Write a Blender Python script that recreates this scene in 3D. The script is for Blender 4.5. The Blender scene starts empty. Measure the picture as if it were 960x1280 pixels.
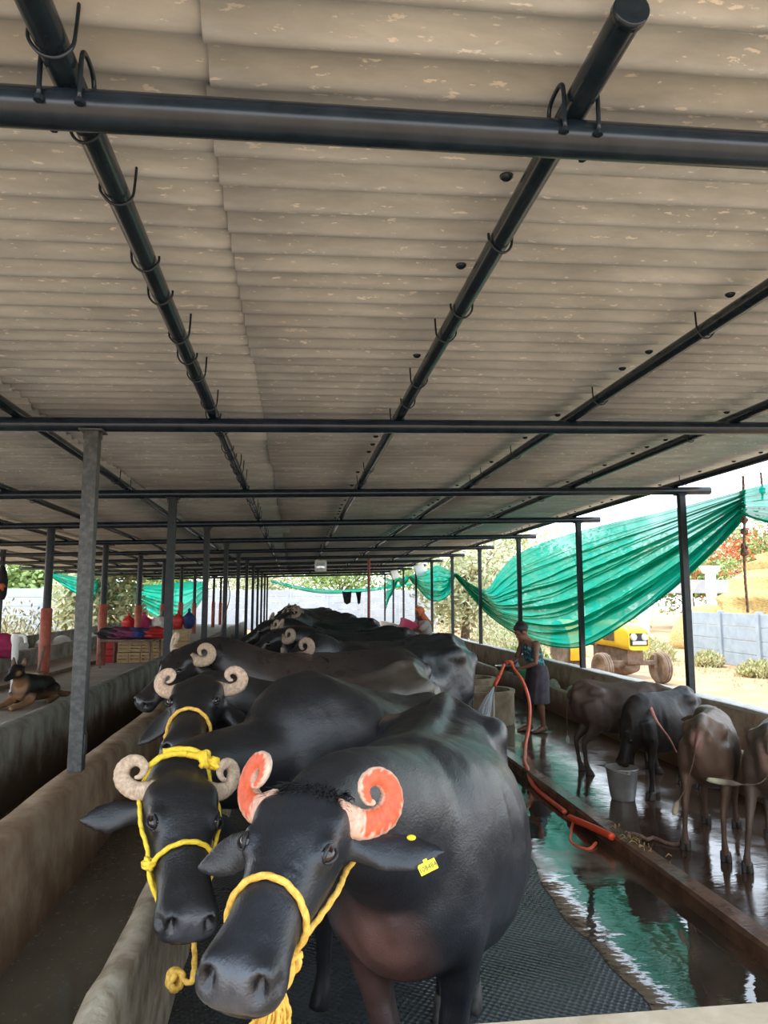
import bpy, bmesh, math, random
import numpy as np
from mathutils import Vector, Matrix, Euler
V = Vector
PI = math.pi
rnd = random.Random(7)
SC = bpy.context.scene
COL = SC.collection

# ------------------------------------------------------------------ materials
def mat(name, base=(.5, .5, .5), rough=.6, metal=0., spec=.5):
    m = bpy.data.materials.new(name); m.use_nodes = True
    b = m.node_tree.nodes['Principled BSDF']
    b.inputs['Base Color'].default_value = (*base, 1)
    b.inputs['Roughness'].default_value = rough
    b.inputs['Metallic'].default_value = metal
    b.inputs['Specular IOR Level'].default_value = spec
    return m
class NT:
    """tiny helper around a node tree"""
    def __init__(s, m): s.m = m; s.t = m.node_tree; s.b = s.t.nodes['Principled BSDF']
    def n(s, typ, **kw):
        x = s.t.nodes.new(typ)
        for k, v in kw.items():
            if k.startswith('i_'): x.inputs[k[2:].replace('_', ' ')].default_value = v
            else: setattr(x, k, v)
        return x
    def l(s, a, b): s.t.links.new(a, b)
    def coord(s, scale=(1, 1, 1), out='Object', rot=(0, 0, 0)):
        c = s.n('ShaderNodeTexCoord'); mp = s.n('ShaderNodeMapping')
        mp.inputs['Scale'].default_value = scale; mp.inputs['Rotation'].default_value = rot
        s.l(c.outputs[out], mp.inputs['Vector']); return mp.outputs[0]
    def noise(s, vec, scale=5., detail=5., rough=.55, dist=0.):
        x = s.n('ShaderNodeTexNoise', i_Scale=scale, i_Detail=detail, i_Roughness=rough, i_Distortion=dist)
        s.l(vec, x.inputs['Vector']); return x.outputs[0]
    def ramp(s, fac, stops, interp='LINEAR'):
        r = s.n('ShaderNodeValToRGB'); cr = r.color_ramp; cr.interpolation = interp
        while len(cr.elements) < len(stops): cr.elements.new(.5)
        for e, (p, c) in zip(cr.elements, stops):
            e.position = p; e.color = (*c, 1) if len(c) == 3 else c
        s.l(fac, r.inputs[0]); return r.outputs[0]
    def gray(s, fac, a, b, lo=0., hi=1.):
        x = s.n('ShaderNodeMapRange'); x.inputs[1].default_value = lo; x.inputs[2].default_value = hi
        x.inputs[3].default_value = a; x.inputs[4].default_value = b; s.l(fac, x.inputs[0]); return x.outputs[0]
    def mix(s, fac, a, b, mode='MIX'):
        x = s.n('ShaderNodeMix', data_type='RGBA', blend_type=mode)
        if isinstance(fac, (int, float)): x.inputs[0].default_value = fac
        else: s.l(fac, x.inputs[0])
        for i, v in ((6, a), (7, b)):
            if isinstance(v, tuple): x.inputs[i].default_value = (*v, 1)
            else: s.l(v, x.inputs[i])
        return x.outputs[2]
    def color(s, o): s.l(o, s.b.inputs['Base Color'])
    def rough(s, o): s.l(o, s.b.inputs['Roughness'])
    def bump(s, h, strength=.3, dist=.01, prev=None):
        x = s.n('ShaderNodeBump'); x.inputs['Strength'].default_value = strength; x.inputs['Distance'].default_value = dist
        s.l(h, x.inputs['Height'])
        if prev is not None: s.l(prev, x.inputs['Normal'])
        s.l(x.outputs[0], s.b.inputs['Normal']); return x.outputs[0]

def noisy(name, c1, c2, scale=6., rough=.7, bump=.25, bdist=.01, c3=None, spec=.4, stretch=(1, 1, 1), metal=0., lo=.35, hi=.65, detail=6.):
    m = mat(name, c1, rough, metal, spec); t = NT(m)
    v = t.coord(stretch)
    f = t.noise(v, scale, detail)
    st = [(lo, c1), (hi, c2)] if c3 is None else [(lo, c1), ((lo + hi) / 2, c3), (hi, c2)]
    t.color(t.ramp(f, st))
    if bump: t.bump(t.noise(v, scale * 5, 6.), bump, bdist)
    return m

M = {}
# painted steel, dark blue-black with a bit of dust
M['steel'] = noisy('dark_painted_steel', (.008, .016, .026), (.018, .030, .044), 9, .24, .08, .003, spec=.5)
M['post'] = noisy('dark_post_paint', (.010, .015, .018), (.022, .028, .031), 14, .45, .1, .003, spec=.3)
M['steel_worn'] = noisy('worn_steel', (.05, .055, .053), (.13, .128, .118), 34, .5, .2, .003, lo=.4, hi=.8)
M['red_paint'] = noisy('red_post_paint', (.30, .05, .03), (.42, .12, .07), 8, .6, .2, .004)
M['rust_pole'] = noisy('rusty_pole_paint', (.22, .06, .035), (.33, .10, .06), 8, .6, .2, .004)

# fibre-cement corrugated sheet
m = mat('fibre_cement_sheet', (.4, .38, .35), .85, 0, .2); t = NT(m)
v = t.coord((1, 1, 1)); vs = t.coord((1.2, 5., 5.))
f1 = t.noise(vs, 1.6, 8, .65); f2 = t.noise(t.coord((4, 13, 13)), 4.2, 5, .6); f3 = t.noise(v, .7, 4)
c = t.ramp(f1, [(.30, (.39, .42, .445)), (.5, (.52, .56, .59)), (.70, (.66, .70, .73))])
c = t.mix(t.ramp(f2, [(.62, (0, 0, 0)), (.66, (1, 1, 1))]), c, (.84, .83, .81))
c = t.mix(t.gray(f3, 0, .6, .5, .7), c, (.36, .365, .37))
t.color(c); t.bump(t.noise(v, 60, 5), .15, .004); M['sheet'] = m

# wet dark concrete / slurry floor
m = mat('wet_alley_floor', (.05, .03, .02), .2, 0, .6); t = NT(m)
v = t.coord(); f = t.noise(v, .9, 7, .6, .4); g = t.noise(v, 3.2, 6)
t.color(t.ramp(f, [(.3, (.035, .019, .012)), (.55, (.075, .042, .027)), (.75, (.12, .072, .05))]))
t.rough(t.gray(g, .04, .26, .40, .66))
b0 = t.bump(t.noise(v, 2.2, 3), .10, .05); t.bump(t.noise(t.coord((1, 2.2, 1)), 16, 4), .10, .01, b0)
M['alley'] = m
m = mat('water_channel_floor', (.05, .04, .03), .05, 0, .8); t = NT(m)
v = t.coord(); f = t.noise(v, .8, 5, .6, .3); mud = t.noise(t.coord((1, .6, 1)), 1.5, 6, .6, .5)
t.color(t.mix(t.gray(mud, 0, 1, .52, .60), t.ramp(f, [(.35, (.030, .018, .011)), (.6, (.05, .036, .026)), (.75, (.10, .075, .052))]), (.105, .058, .034)))
t.rough(t.gray(mud, .018, .22, .50, .64))
b0 = t.bump(t.noise(t.coord((1, 1.6, 1)), 2.6, 3, .5), .05, .05); t.bump(t.noise(t.coord((1, 2.4, 1)), 9, 3), .035, .012, b0)
M['water'] = m
# dimpled rubber cow mat
m = mat('rubber_mat', (.02, .022, .024), .3, 0, .6); t = NT(m)
v = t.coord((1, 1, 1), rot=(0, 0, .6))
vo = t.n('ShaderNodeTexVoronoi', feature='F1', i_Scale=34.); vo.inputs['Randomness'].default_value = .12; t.l(v, vo.inputs['Vector'])
g = t.noise(t.coord(), 1.3, 6)
t.color(t.ramp(g, [(.35, (.036, .041, .044)), (.65, (.070, .076, .080))]))
t.rough(t.gray(g, .18, .42, .4, .65)); b0 = t.bump(vo.outputs[0], .6, .012)
M['mat'] = m

def wallmat(name, base, top, dirt, rough=.75):
    m = mat(name, base, rough, 0, .35); t = NT(m)
    v = t.coord(); z = t.n('ShaderNodeSeparateXYZ'); t.l(v, z.inputs[0])
    f = t.noise(t.coord((2, 2, 1.4)), 2.2, 7, .6); g = t.noise(v, 14, 6)
    c = t.ramp(f, [(.3, dirt), (.52, base), (.72, top)])
    # splash line of old feed: a stain with its own ragged edge
    a = t.n('ShaderNodeMath', operation='ADD'); t.l(z.outputs[2], a.inputs[0]); t.l(t.gray(f, -.12, .12, .3, .7), a.inputs[1])
    c = t.mix(t.gray(a.outputs[0], 1, 0, .30, .60), c, dirt)
    t.color(c); t.bump(g, .45, .012); return m
M['trough'] = wallmat('stained_trough_plaster', (.36, .25, .155), (.50, .40, .28), (.20, .115, .068))
M['greywall'] = wallmat('grey_trough_plaster', (.33, .32, .275), (.46, .44, .385), (.15, .108, .076))
M['lip'] = noisy('worn_trough_lip', (.34, .25, .16), (.66, .56, .42), 9, .8, .5, .012, c3=(.52, .42, .29))
M['wallr'] = wallmat('outer_wall_plaster', (.60, .46, .32), (.70, .57, .42), (.32, .19, .115), .5)
M['coping'] = noisy('pale_coping', (.50, .44, .36), (.66, .60, .52), 10, .8, .3, .006)
M['ledge'] = noisy('tan_ledge_cement', (.47, .36, .24), (.62, .50, .36), 7, .8, .35, .008)
M['platform'] = noisy('platform_cement', (.33, .29, .235), (.45, .41, .35), 2.2, .7, .2, .006)
M['curb'] = noisy('slurry_stained_curb', (.10, .048, .027), (.20, .105, .06), 5, .25, .3, .01, spec=.6)
M['gravel'] = noisy('dry_soil', (.33, .185, .085), (.46, .295, .165), 1.3, .95, .5, .03, c3=(.39, .235, .12))
m = mat('murky_trough_water', (.06, .05, .035), .07, 0, .5); t = NT(m)
v = t.coord(); f = t.noise(v, 1.7, 6); t.color(t.ramp(f, [(.35, (.085, .066, .042)), (.65, (.14, .112, .074))]))
sp = t.noise(t.coord(), 38, 2); t.rough(t.gray(sp, .10, .4, .6, .72)); t.bump(t.noise(v, 7, 4), .06, .01)
M['troughwater'] = m

# animal coat; colour per vertex = the animal's own coat pattern
def coatmat(name, r0, r1, sheen=.0):
    m = mat(name, (.02, .02, .02), .45, 0, .5); t = NT(m)
    a = t.n('ShaderNodeAttribute', attribute_name='coat')
    v = t.coord(); f = t.noise(v, 6, 6, .6); h = t.noise(t.coord((9, 30, 30)), 6, 4, .6)
    k = t.ramp(f, [(.3, (.75, .75, .75)), (.7, (1.25, 1.25, 1.25))])
    t.color(t.mix(1., a.outputs[0], k, 'MULTIPLY'))
    mm = t.n('ShaderNodeMix', data_type='FLOAT'); t.l(a.outputs['Alpha'], mm.inputs[0]); t.l(t.gray(f, r0, r1, .35, .65), mm.inputs[2]); mm.inputs[3].default_value = .16; t.rough(mm.outputs[0])
    b1 = t.bump(t.noise(v, 3.2, 3), .35, .05); b0 = t.bump(t.noise(v, 13, 6, .6), .28, .012, b1); t.bump(h, .30, .005, b0)
    return m
M['coat'] = coatmat('buffalo_hide', .30, .46)
M['coat_wet'] = coatmat('wet_buffalo_hide', .24, .40)
M['coat_calf'] = coatmat('calf_hide', .42, .62); M['coat_calf'].node_tree.nodes['Principled BSDF'].inputs['Specular IOR Level'].default_value = .28
m = mat('horn_keratin', (.4, .32, .25), .55, 0, .4); t = NT(m)
a = t.n('ShaderNodeAttribute', attribute_name='coat'); f = t.noise(t.coord(), 60, 5, .6)
t.color(t.mix(1., a.outputs[0], t.ramp(f, [(.3, (.75, .72, .68)), (.65, (1.2, 1.2, 1.18))]), 'MULTIPLY')); t.bump(f, .4, .004); M['horn'] = m
M['eye'] = mat('eyeball', (.014, .006, .003), .06, 0, .6)
M['hoof'] = noisy('hoof_horn', (.045, .038, .032), (.10, .085, .07), 25, .5, .3, .003)
M['rope'] = noisy('yellow_rope', (.62, .33, .045), (.85, .52, .10), 90, .75, .5, .003)
M['rope_bright'] = noisy('bright_yellow_rope', (.80, .50, .02), (.95, .70, .07), 90, .7, .5, .003)
M['rope_red'] = noisy('faded_red_strap', (.42, .13, .09), (.60, .25, .19), 30, .7, .3, .002)
M['tag'] = mat('yellow_ear_tag_plastic', (.85, .66, .02), .4)
M['ink'] = mat('tag_print', (.03, .03, .02), .6)
M['hose'] = noisy('orange_hose', (.80, .11, .045), (.92, .22, .12), 5, .35, .05, .002)
M['orange'] = mat('orange_plastic', (.95, .10, .03), .35)
M['bucket'] = noisy('dull_steel_bucket', (.42, .40, .36), (.56, .54, .49), 8, .28, .1, .002, metal=.5)
M['tank'] = noisy('cement_ring', (.27, .18, .11), (.44, .34, .23), 5, .75, .4, .01)
M['sack'] = noisy('pale_sack', (.60, .55, .46), (.80, .76, .68), 12, .8, .4, .01)
M['skin'] = noisy('brown_skin', (.14, .062, .036), (.20, .095, .058), 12, .5, .1, .002)
M['hair'] = noisy('black_hair', (.008, .007, .007), (.02, .017, .016), 60, .5, .5, .004)
m = mat('printed_vest', (.05, .2, .22), .8); t = NT(m); f = t.noise(t.coord(), 24, 3)
t.color(t.ramp(f, [(.38, (.02, .045, .06)), (.5, (.04, .20, .23)), (.62, (.30, .42, .42))], 'CONSTANT')); M['vest'] = m
M['lungi'] = noisy('dark_wrap_cloth', (.035, .028, .035), (.07, .058, .068), 7, .85, .2, .006)
M['sari'] = noisy('pale_pink_cloth', (.50, .36, .34), (.66, .52, .48), 9, .85, .3, .006)
M['scarf'] = noisy('orange_scarf', (.85, .16, .06), (.92, .27, .13), 12, .8, .3, .006)
M['pink'] = mat('pink_plastic', (.85, .10, .22), .4)
M['spray'] = mat('water_spray', (.9, .93, .95), .3); M['spray'].node_tree.nodes['Principled BSDF'].inputs['Alpha'].default_value = .33

# green shade net: woven mesh, lets light and view partly through
m = bpy.data.materials.new('green_shade_net'); m.use_nodes = True; nt = m.node_tree
nt.nodes.clear()
out = nt.nodes.new('ShaderNodeOutputMaterial'); d = nt.nodes.new('ShaderNodeBsdfDiffuse'); tl = nt.nodes.new('ShaderNodeBsdfTranslucent'); tp = nt.nodes.new('ShaderNodeBsdfTransparent')
d.inputs[0].default_value = (.004, .20, .14, 1); tl.inputs[0].default_value = (.006, .46, .31, 1)
m1 = nt.nodes.new('ShaderNodeMixShader'); m1.inputs[0].default_value = .66; nt.links.new(d.outputs[0], m1.inputs[1]); nt.links.new(tl.outputs[0], m1.inputs[2])
m2 = nt.nodes.new('ShaderNodeMixShader'); nt.links.new(m1.outputs[0], m2.inputs[1]); nt.links.new(tp.outputs[0], m2.inputs[2])
tc = nt.nodes.new('ShaderNodeTexCoord'); no = nt.nodes.new('ShaderNodeTexNoise'); no.inputs['Scale'].default_value = 1.6; no.inputs['Detail'].default_value = 5
nt.links.new(tc.outputs['Object'], no.inputs['Vector']); mr = nt.nodes.new('ShaderNodeMapRange'); mr.inputs[1].default_value = .35; mr.inputs[2].default_value = .65; mr.inputs[3].default_value = .05; mr.inputs[4].default_value = .17
nt.links.new(no.outputs[0], mr.inputs[0]); nt.links.new(mr.outputs[0], m2.inputs[0]); nt.links.new(m2.outputs[0], out.inputs[0]); M['net'] = m

M['tyre'] = noisy('dusty_tyre', (.16, .105, .07), (.30, .21, .145), 6, .9, .3, .01)
M['yellow'] = noisy('tractor_yellow', (.85, .50, .02), (.92, .60, .05), 4, .35, .05, .002)
M['iron'] = noisy('dusty_iron', (.12, .075, .05), (.24, .16, .11), 8, .7, .3, .006)
M['black'] = mat('black_plastic', (.015, .015, .017), .5)
M['lamp'] = mat('headlamp_glass', (.75, .78, .78), .12, .3)
M['bluewall'] = noisy('blue_grey_precast', (.29, .33, .36), (.37, .41, .435), 3, .8, .2, .01)
M['whitewall'] = noisy('white_precast', (.42, .44, .47), (.52, .54, .56), 1.5, .8, .2, .01)
M['white'] = noisy('white_paint', (.72, .71, .68), (.82, .81, .79), 5, .6, .15, .004)
M['hay'] = noisy('straw', (.48, .31, .09), (.78, .58, .27), 9, .95, .8, .05, c3=(.66, .46, .18), stretch=(1, 1, 3))
M['leaf'] = noisy('green_leaves', (.20, .30, .08), (.38, .47, .17), 2, .7, 0)
M['leaf_pale'] = noisy('pale_hazy_leaves', (.44, .46, .25), (.64, .64, .40), 2, .7, 0)  # haze and overexposure put into the leaf colour as paleness
M['flower'] = noisy('red_blossom', (.65, .10, .04), (.80, .26, .10), 3, .7, 0)
M['bark'] = noisy('tree_bark', (.14, .10, .07), (.28, .21, .15), 12, .9, .5, .02)
M['weeds'] = noisy('dry_weeds', (.44, .42, .18), (.64, .57, .32), 3, .9, 0)
M['crate_wood'] = noisy('pale_wood', (.50, .33, .15), (.68, .49, .27), 6, .7, .2, .004, stretch=(1, 1, 6))
M['redplastic'] = mat('red_plastic', (.55, .03, .03), .4)
M['bluecloth'] = noisy('dark_blue_cloth', (.02, .03, .12), (.05, .07, .22), 8, .8, .3, .006)
M['purple'] = noisy('maroon_cloth', (.10, .02, .06), (.22, .04, .10), 8, .85, .3, .006)
M['pinkcloth'] = noisy('magenta_cloth', (.55, .03, .14), (.70, .08, .22), 8, .8, .3, .006)
M['darkcloth'] = noisy('black_cloth', (.012, .012, .014), (.03, .028, .03), 8, .8, .3, .006)
M['orangecloth'] = noisy('orange_cloth', (.75, .15, .05), (.85, .25, .1), 8, .8, .3, .006)
M['dogblack'] = noisy('dog_fur_black', (.012, .010, .009), (.035, .026, .02), 40, .8, .4, .004)
M['pvc'] = mat('white_pvc', (.78, .77, .73), .4)

# ------------------------------------------------------------------ objects
def link(o, parent=None):
    COL.objects.link(o)
    if parent is not None: o.parent = parent
    return o
def tag(o, label=None, cat=None, group=None, kind=None):
    if label: o['label'] = label
    if cat: o['category'] = cat
    if group: o['group'] = group
    if kind: o['kind'] = kind
    return o
def obj(name, bm, material, parent=None, smooth=True, auto=None):
    me = bpy.data.meshes.new(name)
    if isinstance(bm, bpy.types.Mesh): me = bm
    else:
        bmesh.ops.recalc_face_normals(bm, faces=bm.faces); bm.to_mesh(me); bm.free()
    if material is not None and not me.materials: me.materials.append(material)
    o = bpy.data.objects.new(name, me)
    if smooth:
        for p in me.polygons: p.use_smooth = True
        if auto: 
            try: me.set_sharp_from_angle(angle=auto)
            except Exception: pass
    return link(o, parent)
def thing(name, label, cat, loc=(0, 0, 0), rz=0, group=None):
    o = bpy.data.objects.new(name, None); o.empty_display_size = .1; link(o)
    o.location = loc; o.rotation_euler = (0, 0, rz)
    return tag(o, label, cat, group)
def dup(o, parent=None):
    c = o.copy(); COL.objects.link(c)
    if parent is not None: c.parent = parent
    for ch in list(o.children): dup(ch, c)
    return c
ORD = ['first', 'second', 'third', 'fourth', 'fifth', 'sixth', 'seventh', 'eighth', 'ninth', 'tenth', 'eleventh', 'twelfth', 'thirteenth', 'fourteenth', 'fifteenth', 'sixteenth', 'seventeenth', 'eighteenth', 'nineteenth', 'twentieth',
       'twenty-first', 'twenty-second', 'twenty-third', 'twenty-fourth', 'twenty-fifth', 'twenty-sixth', 'twenty-seventh', 'twenty-eighth']

# ------------------------------------------------------------------ shapes
def box(bm, lo, hi, bev=0., rot=None, about=None):
    lo, hi = V(lo), V(hi); c = (lo + hi) / 2; s = hi - lo
    r = bmesh.ops.create_cube(bm, size=1.)
    vs = r['verts']
    for v in vs: v.co = V((v.co.x * s.x, v.co.y * s.y, v.co.z * s.z))
    if bev > 0:
        es = list({e for v in vs for e in v.link_edges})
        r2 = bmesh.ops.bevel(bm, geom=es, offset=min(bev, min(s) * .45), segments=2, affect='EDGES', profile=.6)
        vs = list({v for f in r2['faces'] for v in f.verts} | {v for v in vs if v.is_valid})
    for v in vs:
        p = v.co
        if rot is not None: p = rot @ p
        v.co = p + c
    return vs
def frame_for(t, ref=V((0, 0, 1))):
    t = t.normalized()
    if abs(t.dot(ref)) > .97: ref = V((1, 0, 0)) if abs(t.x) < .9 else V((0, 1, 0))
    s = t.cross(ref).normalized(); return s, s.cross(t).normalized()
def loft(bm, rings, n=20, cap=True, closed=False):
    """rings: (center, A, B[, exponent, bottom taper]) ellipse c + A cos + B sin"""
    L = []
    for r in rings:
        c, A, B = r[0], r[1], r[2]; e = r[3] if len(r) > 3 else 2.; tp = r[4] if len(r) > 4 else 1.
        row = []
        for i in range(n):
            th = 2 * PI * i / n; ct, st = math.cos(th), math.sin(th)
            x = math.copysign(abs(ct) ** (2 / e), ct); y = math.copysign(abs(st) ** (2 / e), st)
            if y < 0: x *= 1 + (tp - 1) * (-y)
            row.append(bm.verts.new(c + A * x + B * y))
        L.append(row)
    k = len(L)
    for j in range(k if closed else k - 1):
        a, b = L[j], L[(j + 1) % k]
        for i in range(n): bm.faces.new((a[i], a[(i + 1) % n], b[(i + 1) % n], b[i]))
    if cap and not closed:
        for row, f in ((L[0], True), (L[-1], False)):
            c = bm.verts.new(sum((v.co for v in row), V()) / n)
            for i in range(n):
                q = (row[(i + 1) % n], row[i], c) if f else (row[i], row[(i + 1) % n], c)
                bm.faces.new(q)
    return L
def limb(bm, pts, n=14, ref=V((0, 0, 1)), cap=True):
    """pts: (p, ra[, rb]); ra across (side), rb the other way"""
    P = [V(p[0]) for p in pts]; R = []
    for i, p in enumerate(pts):
        t = P[min(i + 1, len(P) - 1)] - P[max(i - 1, 0)]
        s, u_ = frame_for(t, ref); ra = p[1]; rb = p[2] if len(p) > 2 else ra
        R.append((P[i], s * ra, u_ * rb))
    return loft(bm, R, n, cap)
def crom(P, per=6, closed=False):
    P = [V(p) for p in P]; n = len(P); out = []
    rng = range(n if closed else n - 1)
    for i in rng:
        if closed: a, b, c, d = P[(i - 1) % n], P[i], P[(i + 1) % n], P[(i + 2) % n]
        else: a, b, c, d = P[max(i - 1, 0)], P[i], P[i + 1], P[min(i + 2, n - 1)]
        for j in range(per):
            t = j / per
            out.append(.5 * ((2 * b) + (c - a) * t + (2 * a - 5 * b + 4 * c - d) * t * t + (3 * b - a - 3 * c + d) * t ** 3))
    if not closed: out.append(P[-1])
    return out
def sweep(bm, P, r, n=8, closed=False, twist=0., lobes=0., rfun=None):
    P = [V(p) for p in P]; k = len(P); up = None; L = []; dist = 0
    for i in range(k):
        if closed: t = P[(i + 1) % k] - P[i - 1]
        else: t = P[min(i + 1, k - 1)] - P[max(i - 1, 0)]
        if t.length < 1e-9: t = V((0, 0, 1))
        t.normalize()
        if up is None: s, up = frame_for(t)
        else:
            up = (up - t * up.dot(t)); up = up.normalized() if up.length > 1e-6 else frame_for(t)[1]
            s = t.cross(up).normalized()
        if i: dist += (P[i] - P[i - 1]).length
        rr = r if rfun is None else r * rfun(i / (k - 1))
        row = []
        for j in range(n):
            th = 2 * PI * j / n; q = rr * (1 + lobes * math.cos(3 * th - twist * dist))
            row.append(bm.verts.new(P[i] + (s * math.cos(th) + up * math.sin(th)) * q))
        L.append(row)
    for i in range(k if closed else k - 1):
        a, b = L[i], L[(i + 1) % k]
        for j in range(n): bm.faces.new((a[j], a[(j + 1) % n], b[(j + 1) % n], b[j]))
    if not closed:
        bm.faces.new(L[0][::-1]); bm.faces.new(L[-1])
def rope(bm, P, r, per=10, closed=False, n=9): 
    Q = crom(P, per, closed)
    # resample finely so the lay of the strands shows
    L = [Q[0]]
    for p in (Q[1:] + ([Q[0]] if closed else [])):
        d = (p - L[-1]).length; k = max(1, int(d / (r * .9)))
        a = L[-1]
        for i in range(1, k + 1): L.append(a.lerp(p, i / k))
    if closed: L.pop()
    sweep(bm, L, r, n, closed, 1.15 / r, .17)
def lathe(bm, prof, n=32, c=V((0, 0, 0)), M4=None):
    L = []
    for (r, z) in prof:
        row = []
        for i in range(n):
            th = 2 * PI * i / n; p = V((r * math.cos(th), r * math.sin(th), z))
            row.append(bm.verts.new((M4 @ p if M4 else p) + c))
        L.append(row)
    for a, b in zip(L, L[1:]):
        for i in range(n): bm.faces.new((a[i], a[(i + 1) % n], b[(i + 1) % n], b[i]))
    for row in (L[0], L[-1]):
        if (row[0].co - row[n // 2].co).length > 1e-5: bm.faces.new(row)
def ball(bm, c, r, seg=16, rot=None):
    q = bmesh.ops.create_uvsphere(bm, u_segments=seg, v_segments=max(6, seg * 2 // 3), radius=1.)
    r = V(r) if hasattr(r, '__len__') else V((r, r, r))
    for v in q['verts']:
        p = V((v.co.x * r.x, v.co.y * r.y, v.co.z * r.z))
        if rot is not None: p = rot @ p
        v.co = p + V(c)
    return q['verts']
def pipe(bm, a, b, r, n=16):
    a, b = V(a), V(b); s, u_ = frame_for(b - a); L = [(a, s * r, u_ * r), (b, s * r, u_ * r)]
    loft(bm, L, n)
def fuse(bm, voxel, it=4, lam=.5, mask=None, soft=0):
    me = bpy.data.meshes.new('tmp'); bm.to_mesh(me); bm.free()
    ob = bpy.data.objects.new('tmp', me); COL.objects.link(ob)
    md = ob.modifiers.new('r', 'REMESH'); md.mode = 'VOXEL'; md.voxel_size = voxel
    dg = bpy.context.evaluated_depsgraph_get(); dg.update()
    m2 = bpy.data.meshes.new_from_object(ob.evaluated_get(dg))
    bpy.data.objects.remove(ob); bpy.data.meshes.remove(me)
    co = np.empty(len(m2.vertices) * 3); m2.vertices.foreach_get('co', co); co = co.reshape(-1, 3)
    ed = np.empty(len(m2.edges) * 2, int); m2.edges.foreach_get('vertices', ed); ed = ed.reshape(-1, 2)
    cnt = np.bincount(ed.ravel(), minlength=len(co)).astype(float)[:, None]
    for k in range(it):
        for l_ in (lam, -lam * .9 if k % 2 else lam):
            s = np.zeros_like(co); np.add.at(s, ed[:, 0], co[ed[:, 1]]); np.add.at(s, ed[:, 1], co[ed[:, 0]])
            co = co + l_ * (s / cnt - co)
    if mask is not None:
        w = mask(co)[:, None]
        for k in range(soft):
            s = np.zeros_like(co); np.add.at(s, ed[:, 0], co[ed[:, 1]]); np.add.at(s, ed[:, 1], co[ed[:, 0]])
            co = co + w * .6 * (s / cnt - co)
    m2.vertices.foreach_set('co', co.ravel()); m2.update()
    for p in m2.polygons: p.use_smooth = True
    return m2
def getco(me):
    co = np.empty(len(me.vertices) * 3); me.vertices.foreach_get('co', co); return co.reshape(-1, 3)
def setco(me, co): me.vertices.foreach_set('co', np.ascontiguousarray(co).ravel()); me.update()
def setcolor(me, col, name='coat', wet=None):
    a = me.attributes.get(name) or me.attributes.new(name, 'FLOAT_COLOR', 'POINT')
    c4 = np.ones((len(me.vertices), 4)); c4[:, :3] = col; c4[:, 3] = 0. if wet is None else wet; a.data.foreach_set('color', c4.ravel())
def fall(co, Mx, r):
    """smooth 0..1 weight of an ellipsoid with radii r in the frame Mx"""
    R = np.array(Mx.to_3x3()); t = np.array(Mx.translation)
    q = (co - t) @ np.linalg.inv(R).T / np.array(r); d = np.sqrt((q ** 2).sum(1))
    w = np.clip(1 - d, 0, 1); return w * w * (3 - 2 * w)
# ------------------------------------------------------------------ bovines
HR = [(-.10, .055, -.085, -.165), (-.06, .092, -.040, -.205), (0., .114, -.004, -.225), (.06, .123, .016, -.238), (.12, .122, .024, -.248), (.19, .113, .018, -.250),
      (.26, .098, .004, -.228), (.33, .088, -.008, -.195), (.39, .085, -.014, -.172), (.44, .092, -.014, -.160), (.485, .102, -.018, -.156), (.52, .102, -.028, -.152), (.545, .086, -.046, -.138), (.558, .045, -.070, -.112)]
def headring(x):
    for a, b in zip(HR, HR[1:]):
        if a[0] <= x <= b[0]:
            t = (x - a[0]) / (b[0] - a[0]); return tuple(a[i] + (b[i] - a[i]) * t for i in (1, 2, 3))
    return HR[-1][1:]
def headpt(HM, x, deg, off=.012):
    """point on the head's skin: deg 0 = animal's left side, 90 = front of the face"""
    hw, zt, zb = headring(x); a = math.radians(deg); c = (zt + zb) / 2; h = (zt - zb) / 2
    tp = .74 if math.sin(a) < 0 else 1.
    k = 1 + (tp - 1) * max(0, -math.sin(a))
    return HM @ V((x, (hw + off) * math.cos(a) * k, c + (h + off) * math.sin(a)))
def frame3(o, fx, fz, s=1.):
    fx = V(fx).normalized(); fz = V(fz); fz = (fz - fx * fz.dot(fx)).normalized(); fy = fz.cross(fx)
    m = Matrix((fx, fy, fz)).transposed().to_4x4()
    return Matrix.Translation(V(o)) @ m @ Matrix.Scale(s, 4)
TORSO = [(-.04, 1.21, 1.00, .07, 2.2), (.02, 1.28, .86, .16, 2.3), (.14, 1.335, .74, .245, 2.6), (.30, 1.365, .66, .292, 3.0), (.44, 1.345, .60, .300, 2.7), (.64, 1.335, .545, .355, 2.35), (.84, 1.335, .52, .385, 2.25), (1.02, 1.35, .535, .365, 2.25), (1.18, 1.375, .58, .30, 2.2), (1.32, 1.36, .63, .255, 2.2), (1.44, 1.29, .68, .20, 2.2), (1.52, 1.18, .76, .13, 2.1)]
HIND = [(.24, .150, 1.10, .12, .20), (.28, .185, .92, .115, .205), (.33, .20, .75, .085, .150), (.23, .185, .62, .058, .098), (.115, .17, .50, .041, .062), (.105, .165, .43, .036, .050), (.125, .16, .24, .031, .036), (.14, .16, .14, .041, .046), (.17, .16, .06, .046, .052)]
FORE = [(1.30, .160, 1.04, .095, .17), (1.29, .185, .84, .095, .15), (1.22, .18, .69, .072, .11), (1.23, .17, .53, .052, .066), (1.25, .165, .42, .052, .055), (1.245, .165, .34, .036, .042), (1.245, .165, .20, .032, .035), (1.255, .165, .13, .042, .044), (1.275, .165, .06, .047, .052)]

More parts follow.
